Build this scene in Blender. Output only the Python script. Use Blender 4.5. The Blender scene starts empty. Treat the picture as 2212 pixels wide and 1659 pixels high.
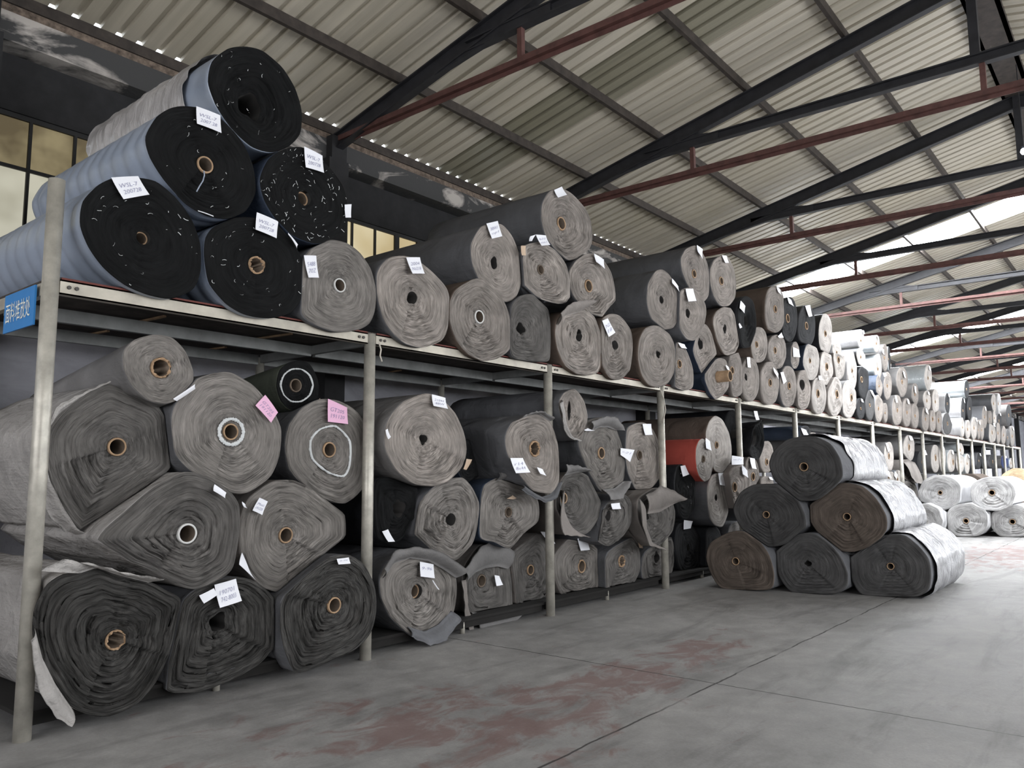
import bpy, math, random
import numpy as np
from math import pi, sin, cos, radians
from mathutils import Vector, Matrix

random.seed(7)
RNG = np.random.default_rng(11)
SC = bpy.context.scene
COL = SC.collection

# ------------------------------------------------------------------ camera
W, H = 2212.0, 1659.0
FPX = 1699.35
YAW, PITCH, ROLL = 0.886245, 0.116394, -0.006478
CAM = np.array([-1.63338, -4.57828, 1.31975])
BAY = 2.26649                       # post spacing of the rack


def basis():
    cy, sy, cp, sp = cos(YAW), sin(YAW), cos(PITCH), sin(PITCH)
    f = np.array([sy * cp, cy * cp, sp])
    r = np.array([cy, -sy, 0.0])
    u = np.cross(r, f)
    cr, sr = cos(ROLL), sin(ROLL)
    return cr * r + sr * u, -sr * r + cr * u, f


CR, CU, CF = basis()
cam_data = bpy.data.cameras.new('camera')
cam_data.sensor_fit = 'HORIZONTAL'
cam_data.sensor_width = 36.0
cam_data.lens = FPX / W * 36.0
cam_data.clip_start = 0.05
cam_data.clip_end = 300
cam = bpy.data.objects.new('camera', cam_data)
COL.objects.link(cam)
M = Matrix.Identity(4)
for i in range(3):
    M[i][0], M[i][1], M[i][2], M[i][3] = CR[i], CU[i], -CF[i], CAM[i]
cam.matrix_world = M
SC.camera = cam

# ------------------------------------------------------------------ light
SC.view_settings.view_transform = 'Standard'
SC.view_settings.look = 'None'
SC.view_settings.gamma = 1.0
SC.view_settings.use_curve_mapping = False
SC.view_settings.exposure = 1.3
SKYLIGHT = 21.0          # daylight coming through the clear roof sheets
FAR_FILL = 3.4         # glowing panes added in the unseen aisle-side wall to light the rolls
END_FILL = 2.2         # glowing panes added behind the camera to light the rolls' left sides
NEAR_WINDOW = 0.33       # sooty frosted panes behind the rack
SC.cycles.max_bounces = 8
SC.cycles.diffuse_bounces = 5
SC.cycles.glossy_bounces = 3
SC.cycles.sample_clamp_indirect = 6.0

world = bpy.data.worlds.new('overcast_sky')
SC.world = world
world.use_nodes = True
bg = world.node_tree.nodes['Background']
bg.inputs[0].default_value = (0.86, 0.93, 1.0, 1)
bg.inputs[1].default_value = 2.2


# ------------------------------------------------------------------ rays: photo pixel -> place
def ray(x, y):
    return CF + (x - W / 2) / FPX * CR - (y - H / 2) / FPX * CU


def at(axis, x, y, val):
    d = ray(x, y)
    t = (val - CAM[axis]) / d[axis]
    return CAM + t * d


# views used while measuring: origin x, origin y, scale
Z = {'Z0': (0, 0, 1.0), 'Z1': (0, 0, 2.3695), 'Z2': (0, 560, 2.3695), 'Z3': (0, 1000, 2.517), 'Z4': (620, 380, 2.6976),
     'Z5': (760, 800, 2.676), 'Z6': (1280, 500, 3.95), 'Z7': (1400, 830, 2.724), 'Z8': (1570, 620, 5.53),
     'Z9': (1760, 680, 6.9125), 'Z10': (1940, 750, 7.213), 'Z11': (1840, 920, 5.946), 'Z12': (1420, 860, 3.95)}


def px(z, p):
    o = Z[z]
    return (o[0] + p[0] / o[2], o[1] + p[1] / o[2])


# ------------------------------------------------------------------ materials
def new_mat(name):
    m = bpy.data.materials.new(name)
    m.use_nodes = True
    nt = m.node_tree
    return m, nt, nt.nodes['Principled BSDF']


def nd(nt, typ, **kw):
    n = nt.nodes.new(typ)
    for k, v in kw.items():
        setattr(n, k, v)
    return n


def math_node(nt, op, a, b=None, clamp=False):
    n = nd(nt, 'ShaderNodeMath', operation=op)
    n.use_clamp = clamp
    for i, v in enumerate((a, b)):
        if v is None:
            continue
        if isinstance(v, (int, float)):
            n.inputs[i].default_value = v
        else:
            nt.links.new(v, n.inputs[i])
    return n.outputs[0]


def noise(nt, vec, scale, detail=3, rough=0.55, dist=0.0):
    n = nd(nt, 'ShaderNodeTexNoise')
    if vec is not None:
        nt.links.new(vec, n.inputs['Vector'])
    n.inputs['Scale'].default_value = scale
    n.inputs['Detail'].default_value = detail
    n.inputs['Roughness'].default_value = rough
    n.inputs['Distortion'].default_value = dist
    return n.outputs['Fac']


def ramp(nt, fac, stops):
    n = nd(nt, 'ShaderNodeValToRGB')
    el = n.color_ramp.elements
    while len(el) < len(stops):
        el.new(0.5)
    for e, (p, c) in zip(el, stops):
        e.position = p
        e.color = (c[0], c[1], c[2], 1) if hasattr(c, '__len__') else (c, c, c, 1)
    nt.links.new(fac, n.inputs[0])
    return n.outputs[0]


def mixc(nt, fac, a, b, blend='MIX'):
    n = nd(nt, 'ShaderNodeMix', data_type='RGBA', blend_type=blend)
    for i, v in ((0, fac), (6, a), (7, b)):
        if isinstance(v, (int, float)):
            n.inputs[i].default_value = v
        elif isinstance(v, tuple):
            n.inputs[i].default_value = (v[0], v[1], v[2], 1)
        else:
            nt.links.new(v, n.inputs[i])
    return n.outputs[2]


def bump(nt, bsdf, h, strength, dist):
    b = nd(nt, 'ShaderNodeBump')
    b.inputs['Strength'].default_value = strength
    b.inputs['Distance'].default_value = dist
    nt.links.new(h, b.inputs['Height'])
    nt.links.new(b.outputs[0], bsdf.inputs['Normal'])


def mapped(nt, scale, src='Object'):
    tc = nd(nt, 'ShaderNodeTexCoord')
    mp = nd(nt, 'ShaderNodeMapping')
    mp.inputs['Scale'].default_value = scale
    nt.links.new(tc.outputs[src], mp.inputs['Vector'])
    return mp.outputs[0]


def rnd_gain(nt, col, lo=0.86, hi=1.14):
    oi = nd(nt, 'ShaderNodeObjectInfo')
    mr = nd(nt, 'ShaderNodeMapRange')
    mr.inputs['To Min'].default_value = lo
    mr.inputs['To Max'].default_value = hi
    nt.links.new(oi.outputs['Random'], mr.inputs['Value'])
    cc = nd(nt, 'ShaderNodeCombineXYZ')
    for i in range(3):
        nt.links.new(mr.outputs[0], cc.inputs[i])
    return mixc(nt, 1.0, col, cc.outputs[0], 'MULTIPLY')


def scale_c(c, k):
    return tuple(min(1, x * k) for x in c)


def mat_face(name, c, contrast=1.0, bump_s=0.8):
    """The wound end of a roll: layers run round the core (u = turn, v = metres from the core)."""
    m, nt, b = new_mat(name)
    tc = nd(nt, 'ShaderNodeTexCoord')
    sp = nd(nt, 'ShaderNodeSeparateXYZ')
    nt.links.new(tc.outputs['UV'], sp.inputs[0])
    a = math_node(nt, 'MULTIPLY', sp.outputs[0], 2 * pi)
    ca, sa = math_node(nt, 'COSINE', a), math_node(nt, 'SINE', a)
    oi = nd(nt, 'ShaderNodeObjectInfo')
    seed = math_node(nt, 'MULTIPLY', oi.outputs['Random'], 40.0)
    obj = tc.outputs['Object']
    warp = noise(nt, obj, 5.0, 2)
    v = math_node(nt, 'ADD', sp.outputs[1], math_node(nt, 'MULTIPLY', warp, 0.02))

    def layer(ka, kv, detail):
        cb = nd(nt, 'ShaderNodeCombineXYZ')
        nt.links.new(math_node(nt, 'ADD', math_node(nt, 'MULTIPLY', ca, ka), seed), cb.inputs[0])
        nt.links.new(math_node(nt, 'MULTIPLY', sa, ka), cb.inputs[1])
        nt.links.new(math_node(nt, 'MULTIPLY', v, kv), cb.inputs[2])
        return noise(nt, cb.outputs[0], 1.0, detail, 0.6)
    n1 = layer(3.2, 190.0, 2)
    n2 = layer(1.3, 42.0, 2)
    n3 = noise(nt, obj, 3.2, 3)
    n4 = noise(nt, obj, 60, 2)
    f = math_node(nt, 'ADD', math_node(nt, 'MULTIPLY', n1, 0.55), math_node(nt, 'MULTIPLY', n2, 0.45))
    k = 0.37 * contrast
    col = ramp(nt, f, [(0.30, scale_c(c, 1 - 1.15 * k)), (0.5, c), (0.70, scale_c(c, 1 + 1.1 * k))])
    at_ = nd(nt, 'ShaderNodeAttribute', attribute_name='fray_shade')  # frayed sectors and creases, shade between the layers put into the colour
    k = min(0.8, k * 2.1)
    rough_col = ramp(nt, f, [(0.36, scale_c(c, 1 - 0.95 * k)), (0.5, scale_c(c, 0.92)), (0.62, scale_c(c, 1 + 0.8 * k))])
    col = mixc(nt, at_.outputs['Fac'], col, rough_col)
    dirt = ramp(nt, n3, [(0.35, (0.72, 0.71, 0.70)), (0.62, (1.08, 1.06, 1.04))])
    col = mixc(nt, 1.0, col, dirt, 'MULTIPLY')
    col = rnd_gain(nt, col)
    nt.links.new(col, b.inputs['Base Color'])
    b.inputs['Roughness'].default_value = 0.95
    b.inputs['Specular IOR Level'].default_value = 0.15
    h = math_node(nt, 'ADD', math_node(nt, 'MULTIPLY', n1, 0.7), math_node(nt, 'ADD', math_node(nt, 'MULTIPLY', n2, 0.8), math_node(nt, 'MULTIPLY', n4, 0.15)))
    bump(nt, b, h, bump_s, 0.014)
    return m


def mat_cloth(name, c, rough=0.9, wr=0.5, spec=0.15, sc=3.0, lo=0.8, hi=1.12):
    m, nt, b = new_mat(name)
    tc = nd(nt, 'ShaderNodeTexCoord')
    n1 = noise(nt, tc.outputs['Object'], sc, 4, 0.55, 0.4)
    n2 = noise(nt, mapped(nt, (40, 3, 40)), 1.0, 3)
    n3 = noise(nt, tc.outputs['Object'], 90, 2)
    col = ramp(nt, n1, [(0.3, scale_c(c, lo)), (0.7, scale_c(c, hi))])
    col = rnd_gain(nt, col, 0.9, 1.1)
    nt.links.new(col, b.inputs['Base Color'])
    b.inputs['Roughness'].default_value = rough
    b.inputs['Specular IOR Level'].default_value = spec
    h = math_node(nt, 'ADD', n1, math_node(nt, 'ADD', math_node(nt, 'MULTIPLY', n2, 0.12), math_node(nt, 'MULTIPLY', n3, 0.05)))
    bump(nt, b, h, wr, 0.06)
    return m


def mat_plastic(name, c, rough=0.25, wr=0.8):
    m, nt, b = new_mat(name)
    n1 = noise(nt, mapped(nt, (3, 9, 3)), 1.6, 5, 0.6, 1.2)
    n2 = noise(nt, mapped(nt, (1, 1, 1)), 2.0, 3)
    col = ramp(nt, n2, [(0.35, scale_c(c, 0.78)), (0.65, scale_c(c, 1.12))])
    nt.links.new(col, b.inputs['Base Color'])
    b.inputs['Roughness'].default_value = rough
    b.inputs['Specular IOR Level'].default_value = 0.6
    b.inputs['Coat Weight'].default_value = 0.3
    b.inputs['Coat Roughness'].default_value = 0.15
    bump(nt, b, n1, wr, 0.05)
    return m


def mat_plain(name, c, rough=0.6, metal=0.0, var=0.2, sc=6.0, bmp=0.1, spec=0.4):
    m, nt, b = new_mat(name)
    tc = nd(nt, 'ShaderNodeTexCoord')
    n1 = noise(nt, tc.outputs['Object'], sc, 4, 0.6)
    col = ramp(nt, n1, [(0.3, scale_c(c, 1 - var)), (0.7, scale_c(c, 1 + var))])
    nt.links.new(col, b.inputs['Base Color'])
    b.inputs['Roughness'].default_value = rough
    b.inputs['Metallic'].default_value = metal
    b.inputs['Specular IOR Level'].default_value = spec
    if bmp:
        bump(nt, b, n1, bmp, 0.02)
    return m


def mat_lit(name, c, strength, c2=None, sc=1.5, lo=0.4, hi=0.62):
    """Daylight behind a translucent pane."""
    m, nt, b = new_mat(name)
    b.inputs['Base Color'].default_value = (c[0] * .5, c[1] * .5, c[2] * .5, 1)
    b.inputs['Roughness'].default_value = 0.5
    if c2 is not None:
        tc = nd(nt, 'ShaderNodeTexCoord')
        n1 = noise(nt, tc.outputs['Object'], sc, 3)
        col = ramp(nt, n1, [(lo, c), (hi, c2)])
        nt.links.new(col, b.inputs['Emission Color'])
    else:
        b.inputs['Emission Color'].default_value = (c[0], c[1], c[2], 1)
    b.inputs['Emission Strength'].default_value = strength
    return m


FACE = {
    'taupe': mat_face('felt_edge_taupe', (0.235, 0.215, 0.198)),
    'grey': mat_face('felt_edge_grey', (0.175, 0.165, 0.155)),
    'dim': mat_face('felt_edge_dim_grey', (0.125, 0.12, 0.115)),
    'char': mat_face('felt_edge_charcoal', (0.054, 0.053, 0.051), 1.6, 1.0),
    'black': mat_face('felt_edge_black', (0.0085, 0.009, 0.0095), 0.9, 0.5),
    'pale': mat_face('felt_edge_pale', (0.36, 0.34, 0.32), 0.7),
    'white': mat_face('felt_edge_white', (0.37, 0.37, 0.37), 0.8),
    'slate': mat_face('felt_edge_slate', (0.074, 0.074, 0.075), 0.8, 0.5),
    'brown': mat_face('felt_edge_brown', (0.10, 0.083, 0.071), 0.8, 0.5),
    'soot': mat_face('felt_edge_soot', (0.03, 0.031, 0.033), 0.9),
    'tan': mat_face('felt_edge_tan', (0.55, 0.42, 0.28), 0.7),
    'navy': mat_face('felt_edge_navy', (0.02, 0.03, 0.09), 0.7),
}
SIDE = {
    'dgrey': mat_cloth('felt_back_dark_grey', (0.122, 0.124, 0.132)),
    'grey': mat_cloth('felt_back_grey', (0.165, 0.16, 0.157)),
    'lgrey': mat_cloth('felt_back_light_grey', (0.34, 0.325, 0.31), wr=1.0, sc=4.5),
    'brown': mat_cloth('felt_back_brown', (0.13, 0.10, 0.082)),
    'taupe': mat_cloth('felt_back_taupe', (0.22, 0.20, 0.185)),
    'black': mat_cloth('felt_back_black', (0.018, 0.019, 0.022), spec=0.3, rough=0.6),
    'navy': mat_cloth('felt_back_navy', (0.035, 0.048, 0.075), rough=0.6, spec=0.3),
    'blue': mat_cloth('film_blue', (0.255, 0.295, 0.365), rough=0.33, wr=0.12, spec=0.6, sc=2.0, lo=0.92, hi=1.06),
    'red': mat_cloth('felt_back_red', (0.44, 0.085, 0.065), wr=0.2, lo=0.92, hi=1.05),
    'olive': mat_cloth('felt_back_olive', (0.10, 0.11, 0.085)),
    'silver': mat_plastic('film_silver', (0.42, 0.45, 0.46), 0.3, 0.3),
    'plastic': mat_plastic('film_clear_white', (0.30, 0.30, 0.31), 0.3, 1.0),
    'white': mat_plastic('film_white', (0.6, 0.6, 0.61), 0.4, 0.4),
}
BAG = mat_plastic('film_bag_pinkish', (0.40, 0.385, 0.38), 0.28, 0.5)
CARD = mat_plain('cardboard_core', (0.36, 0.24, 0.145), 0.85, var=0.3, sc=12)
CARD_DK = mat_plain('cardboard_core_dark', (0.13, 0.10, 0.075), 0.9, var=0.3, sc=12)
WHITE_RIM = mat_plain('white_core_lining', (0.6, 0.6, 0.58), 0.7)
PAPER = mat_plain('tag_paper_white', (0.78, 0.79, 0.83), 0.7, var=0.05, sc=4)
PINK = mat_plain('tag_paper_pink', (0.72, 0.42, 0.58), 0.7, var=0.05, sc=4)
PAPER_TAN = mat_plain('tag_paper_tan', (0.5, 0.38, 0.28), 0.8, var=0.1)
INK = mat_plain('ballpoint_ink', (0.22, 0.22, 0.36), 0.6, var=0.0, bmp=0)
SHADE_BLACK = mat_plain('painted_shade', (0.012, 0.011, 0.010), 0.95, var=0.2, bmp=0)  # near-black that paints the shade of core hollows and the low gap
LINT = mat_plain('lint_white', (0.6, 0.62, 0.62), 0.9, var=0.1, bmp=0)
STEEL = mat_plain('post_steel_paint', (0.42, 0.40, 0.35), 0.42, 0.35, var=0.25, sc=9, bmp=0.15)
BEAM = mat_plain('beam_steel_paint', (0.40, 0.37, 0.31), 0.5, 0.2, var=0.25, sc=5, bmp=0.12)
JOIST = mat_plain('joist_steel_grey', (0.22, 0.225, 0.22), 0.55, 0.2, var=0.25, sc=5)
BOLT = mat_plain('bolt_dark', (0.06, 0.055, 0.05), 0.5, 0.5)
DECK = mat_plain('deck_board_dark', (0.055, 0.045, 0.04), 0.9, var=0.35, sc=8)
DECK_RIM = mat_plain('deck_board_red', (0.12, 0.035, 0.028), 0.8, var=0.3, sc=8)
RAFTER = mat_plain('truss_black_paint', (0.018, 0.018, 0.021), 0.55, 0.0, var=0.3, sc=8)
TIE = mat_plain('truss_red_oxide', (0.088, 0.039, 0.033), 0.6, 0.0, var=0.3, sc=8)
PURLIN = mat_plain('purlin_rusty', (0.038, 0.030, 0.025), 0.7, 0.0, var=0.4, sc=10)
STRING = mat_plain('twine_pale', (0.5, 0.46, 0.4), 0.9)
SIGN_BLUE = mat_plain('sign_blue', (0.03, 0.20, 0.50), 0.4, var=0.06, sc=3, bmp=0)
SIGN_TXT = mat_plain('sign_lettering', (0.72, 0.75, 0.68), 0.6, var=0.05, bmp=0)


# ------------------------------------------------------------------ object helpers
def mesh_obj(name, verts, faces, mats, parent=None, fmat=None, uvs=None, smooth=True, loc=(0, 0, 0), rotz=0.0):
    me = bpy.data.meshes.new(name)
    me.from_pydata([tuple(map(float, v)) for v in verts], [], faces)
    for m in (mats if isinstance(mats, (list, tuple)) else [mats]):
        me.materials.append(m)
    if fmat is not None:
        me.polygons.foreach_set('material_index', np.asarray(fmat, dtype=np.int32))
    if uvs is not None:
        l = me.uv_layers.new(name='UVMap')
        l.data.foreach_set('uv', np.asarray(uvs, dtype=np.float32).ravel())
    if smooth:
        me.polygons.foreach_set('use_smooth', np.ones(len(me.polygons), dtype=bool))
    me.update()
    o = bpy.data.objects.new(name, me)
    COL.objects.link(o)
    o.location = loc
    o.rotation_euler = (0, 0, rotz)
    if parent is not None:
        o.parent = parent
    return o


def empty(name, loc, label, cat, group=None, rotz=0.0):
    o = bpy.data.objects.new(name, None)
    o.empty_display_size = 0.1
    COL.objects.link(o)
    o.location = loc
    o.rotation_euler = (0, 0, rotz)
    tag(o, label, cat, group)
    return o


def tag(o, label, cat, group=None):
    o['label'] = label
    o['category'] = cat
    if group:
        o['group'] = group
    return o


def structure(o):
    o['kind'] = 'structure'
    return o


class MB:
    """Collects boxes and bars into one mesh."""

    def __init__(self):
        self.v, self.f = [], []

    def box(self, x0, x1, y0, y1, z0, z1):
        n = len(self.v)
        self.v += [(x, y, z) for x in (x0, x1) for y in (y0, y1) for z in (z0, z1)]
        self.f += [tuple(n + i for i in q) for q in
                   ((0, 1, 3, 2), (4, 6, 7, 5), (0, 4, 5, 1), (2, 3, 7, 6), (0, 2, 6, 4), (1, 5, 7, 3))]
        return self

    def bar(self, p, q, w, h, up=(0, 0, 1)):
        p, q = Vector(p), Vector(q)
        d = (q - p).normalized()
        s = d.cross(Vector(up)).normalized()
        u = s.cross(d).normalized()
        n = len(self.v)
        for c in (p, q):
            for a, b in ((-1, -1), (1, -1), (1, 1), (-1, 1)):
                self.v.append(tuple(c + s * (a * w / 2) + u * (b * h / 2)))
        self.f += [tuple(n + i for i in q4) for q4 in
                   ((0, 3, 2, 1), (4, 5, 6, 7), (0, 1, 5, 4), (1, 2, 6, 5), (2, 3, 7, 6), (3, 0, 4, 7))]
        return self

    def ibeam(self, p, q, w, h, tw=0.012, tf=0.014):
        up = Vector((0, 0, 1))
        d = (Vector(q) - Vector(p)).normalized()
        s = d.cross(up).normalized()
        u = s.cross(d).normalized()
        o = u * (h / 2 - tf / 2)
        self.bar(Vector(p) + o, Vector(q) + o, w, tf)
        self.bar(Vector(p) - o, Vector(q) - o, w, tf)
        self.bar(p, q, tw, h - tf)
        return self

    def tube(self, pts, r, n=14, cap=True):
        pts = [Vector(p) for p in pts]
        base = len(self.v)
        for i, p in enumerate(pts):
            d = (pts[min(i + 1, len(pts) - 1)] - pts[max(i - 1, 0)]).normalized()
            a = Vector((0, 0, 1)) if abs(d.z) < 0.9 else Vector((1, 0, 0))
            s = d.cross(a).normalized()
            u = s.cross(d).normalized()
            for k in range(n):
                t = 2 * pi * k / n
                self.v.append(tuple(p + (s * cos(t) + u * sin(t)) * r))
        for i in range(len(pts) - 1):
            for k in range(n):
                a, b = base + i * n + k, base + i * n + (k + 1) % n
                self.f.append((a, b, b + n, a + n))
        if cap:
            self.f.append(tuple(base + k for k in reversed(range(n))))
            e = base + (len(pts) - 1) * n
            self.f.append(tuple(e + k for k in range(n)))
        return self

    def prism(self, poly, x0, x1):
        """poly in (y,z), extruded along x."""
        n, k = len(self.v), len(poly)
        self.v += [(x0, y, z) for y, z in poly] + [(x1, y, z) for y, z in poly]
        self.f += [tuple(n + i for i in range(k)), tuple(n + k + i for i in reversed(range(k)))]
        for i in range(k):
            j = (i + 1) % k
            self.f.append((n + i, n + k + i, n + k + j, n + j))
        return self

    def obj(self, name, mat, parent=None, off=(0, 0, 0), smooth=False):
        v = [(a - off[0], b - off[1], c - off[2]) for a, b, c in self.v]
        return mesh_obj(name, v, self.f, mat, parent, smooth=smooth)


def text_mesh(body, shear=0.0):
    c = bpy.data.curves.new('writing', 'FONT')
    c.body = body
    c.shear = shear
    c.align_x = 'LEFT'
    c.resolution_u = 2
    if shear:
        c.offset = -0.012
    o = bpy.data.objects.new('writing', c)
    COL.objects.link(o)
    dg = bpy.context.evaluated_depsgraph_get()
    me = bpy.data.meshes.new_from_object(o.evaluated_get(dg))
    v = [tuple(x.co) for x in me.vertices]
    f = [tuple(p.vertices) for p in me.polygons]
    bpy.data.objects.remove(o)
    bpy.data.meshes.remove(me)
    bpy.data.curves.remove(c)
    return v, f


# ------------------------------------------------------------------ building
X_IN, X_END = -7.0, 62.0
Y_WALL, Y_RIDGE, Y_FAR = 2.3, -3.5, -9.3
Z_EAVE, SLOPE = 5.17, 0.22


def roofz(y):
    yy = y if y >= Y_RIDGE else 2 * Y_RIDGE - y
    return Z_EAVE + SLOPE * (2.2 - yy)


def floor_material():
    m, nt, b = new_mat('floor_concrete')
    tc = nd(nt, 'ShaderNodeTexCoord')
    obj = tc.outputs['Object']
    sp = nd(nt, 'ShaderNodeSeparateXYZ')
    nt.links.new(obj, sp.inputs[0])
    n1 = noise(nt, obj, 0.55, 5, 0.6, 0.3)
    n2 = noise(nt, obj, 5.0, 5, 0.65)
    n3 = noise(nt, obj, 60.0, 3, 0.6)
    st = noise(nt, mapped(nt, (0.35, 1.6, 1)), 2.2, 5, 0.65, 0.6)
    base = ramp(nt, n1, [(0.3, (0.205, 0.201, 0.196)), (0.5, (0.265, 0.26, 0.253)), (0.7, (0.315, 0.309, 0.298))])
    fine = ramp(nt, n2, [(0.3, 0.80), (0.7, 1.15)])
    base = mixc(nt, 1.0, base, fine, 'MULTIPLY')
    base = mixc(nt, 1.0, base, ramp(nt, st, [(0.34, 0.74), (0.5, 1.0)]), 'MULTIPLY')
    base = mixc(nt, 1.0, base, ramp(nt, n3, [(0.3, 0.93), (0.7, 1.05)]), 'MULTIPLY')

    def spot(cx, cy, rx, ry):
        dx = math_node(nt, 'DIVIDE', math_node(nt, 'SUBTRACT', sp.outputs[0], cx), rx)
        dy = math_node(nt, 'DIVIDE', math_node(nt, 'SUBTRACT', sp.outputs[1], cy), ry)
        d = math_node(nt, 'ADD', math_node(nt, 'MULTIPLY', dx, dx), math_node(nt, 'MULTIPLY', dy, dy))
        return math_node(nt, 'SUBTRACT', 1.0, d, True)
    # worn remains of red floor paint
    red = noise(nt, mapped(nt, (0.8, 1.3, 1)), 3.4, 5, 0.68, 0.7)
    mk = math_node(nt, 'ADD', math_node(nt, 'ADD', spot(2.0, -1.75, 1.35, 0.85), spot(3.7, -1.75, 1.5, 0.5)),
                   math_node(nt, 'ADD', spot(13.5, -2.6, 3.5, 1.2), math_node(nt, 'MULTIPLY', spot(1.0, -1.0, 1.3, 0.6), 0.6)))
    mk = math_node(nt, 'MINIMUM', mk, 1.0)
    rf = ramp(nt, math_node(nt, 'ADD', red, math_node(nt, 'MULTIPLY', mk, 0.24)), [(0.64, 0.0), (0.78, 0.6)])
    base = mixc(nt, rf, base, (0.17, 0.085, 0.075))
    # expansion joints
    wob = math_node(nt, 'MULTIPLY', math_node(nt, 'SUBTRACT', noise(nt, obj, 2.5, 4, 0.6), 0.5), 0.05)

    def line(sock, pos, w):
        d = math_node(nt, 'ABSOLUTE', math_node(nt, 'ADD', math_node(nt, 'SUBTRACT', sock, pos), wob))
        return math_node(nt, 'LESS_THAN', d, w)
    gap = noise(nt, obj, 1.7, 3)
    j = math_node(nt, 'ADD', line(sp.outputs[1], -2.29, 0.007), line(sp.outputs[0], 3.2, 0.006))
    j = math_node(nt, 'ADD', j, line(sp.outputs[0], 9.2, 0.006), True)
    j = math_node(nt, 'MULTIPLY', j, ramp(nt, gap, [(0.36, 0.15), (0.5, 0.9)]))
    base = mixc(nt, j, base, (0.035, 0.033, 0.032))
    nt.links.new(base, b.inputs['Base Color'])
    nt.links.new(ramp(nt, n2, [(0.3, 0.55), (0.7, 0.72)]), b.inputs['Roughness'])
    b.inputs['Specular IOR Level'].default_value = 0.28
    bump(nt, b, math_node(nt, 'ADD', n2, math_node(nt, 'MULTIPLY', n3, 0.3)), 0.12, 0.02)
    return m


def sheet_material(name, c, streak=0.16):
    m, nt, b = new_mat(name)
    n1 = noise(nt, mapped(nt, (9, 0.35, 0.35)), 1.0, 4, 0.6)
    n2 = noise(nt, mapped(nt, (0.6, 0.5, 0.5)), 1.0, 4)
    col = ramp(nt, n1, [(0.3, scale_c(c, 1 - streak)), (0.7, scale_c(c, 1 + streak * .6))])
    col = mixc(nt, 1.0, col, ramp(nt, n2, [(0.3, (0.86, 0.85, 0.80)), (0.6, (1, 1, 1))]), 'MULTIPLY')
    nt.links.new(col, b.inputs['Base Color'])
    b.inputs['Roughness'].default_value = 0.42
    b.inputs['Specular IOR Level'].default_value = 0.5
    return m


def soot_wall_material(name, c_clean, c_soot, lo, hi):
    m, nt, b = new_mat(name)
    n1 = noise(nt, mapped(nt, (0.9, 0.9, 2.2)), 1.3, 5, 0.6, 1.0)
    n2 = noise(nt, mapped(nt, (1, 1, 1)), 14, 4, 0.6)
    f = math_node(nt, 'ADD', n1, math_node(nt, 'MULTIPLY', n2, 0.08))
    nt.links.new(ramp(nt, f, [(lo, c_soot), (hi, c_clean)]), b.inputs['Base Color'])
    b.inputs['Roughness'].default_value = 0.9
    bump(nt, b, n2, 0.3, 0.02)
    return m


FLOOR = floor_material()
SHEET = sheet_material('roof_sheet_offwhite', (0.47, 0.43, 0.355))
SHEET_OLD = sheet_material('roof_sheet_aged', (0.23, 0.215, 0.16), 0.2)
WALL = soot_wall_material('wall_grey_paint', (0.33, 0.33, 0.36), (0.22, 0.22, 0.24), 0.35, 0.6)
RINGBEAM = soot_wall_material('ring_beam_sooty', (0.40, 0.37, 0.34), (0.045, 0.045, 0.045), 0.54, 0.64)
SOOT_SHADE = mat_plain('soot_and_shade_black', (0.016, 0.016, 0.017), 0.85, var=0.3)  # soot on the columns; on the lintel also the shade of the recess
BRICK = mat_plain('bare_brick_course', (0.13, 0.10, 0.078), 0.95, var=0.6, sc=16, bmp=0.6)
FRAME = mat_plain('window_steel_black', (0.018, 0.018, 0.018), 0.6, var=0.2)
PANE_TAN = mat_lit('frosted_pane_tan', (0.55, 0.44, 0.24), NEAR_WINDOW, (0.80, 0.72, 0.50), 0.9)
PANE_OLIVE = mat_lit('frosted_pane_olive', (0.11, 0.085, 0.045), NEAR_WINDOW, (0.30, 0.25, 0.14), 2.6)
PANE_BRIGHT = mat_lit('frosted_pane_bright', (0.32, 0.30, 0.22), NEAR_WINDOW, (0.6, 0.58, 0.47), 1.4)
PANE_FILL = mat_lit('added_fill_pane', (0.95, 0.97, 1.0), FAR_FILL)
PANE_END_FILL = mat_lit('added_end_fill_pane', (0.97, 0.97, 1.0), END_FILL)
SKY_PANEL = mat_lit('clear_sheet_daylit', (0.93, 0.96, 1.0), SKYLIGHT)

fl = MB()
fl.box(X_IN - 1, 90, -9.9, 2.8, -0.15, 0.0)
structure(fl.obj('floor', FLOOR))

# --- roof: corrugated sheets on two slopes, clear sheets every third bay
PITCH_R = 0.18
PROFILE = [(0.0, 0.0), (0.118, 0.0), (0.128, 0.032), (0.168, 0.032), (0.178, 0.0)]
SKY_X = [(14.86, 15.86), (25.35, 26.35), (35.8, 36.8), (45.4, 46.9)]


def sheet(name, x0, x1, y0, y1, mats, old=None, ny=3):
    xs, zs = [], []
    n0, n1 = int(math.floor(x0 / PITCH_R)), int(math.ceil(x1 / PITCH_R))
    for k in range(n0, n1):
        for dx, dz in PROFILE:
            x = k * PITCH_R + dx
            if x0 - 1e-6 <= x <= x1 + 1e-6:
                xs.append(x)
                zs.append(dz)
    verts, faces, fm = [], [], []
    ys = [y0 + (y1 - y0) * j / ny for j in range(ny + 1)]
    for y in ys:
        for x, z in zip(xs, zs):
            verts.append((x, y, roofz(y) + z))
    n = len(xs)
    for j in range(ny):
        for i in range(n - 1):
            a = j * n + i
            faces.append((a, a + 1, a + n + 1, a + n))
            fm.append(1 if old and old[0] < xs[i] < old[1] else 0)
    return structure(mesh_obj(name, verts, faces, mats, fmat=fm, smooth=False))


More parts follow.
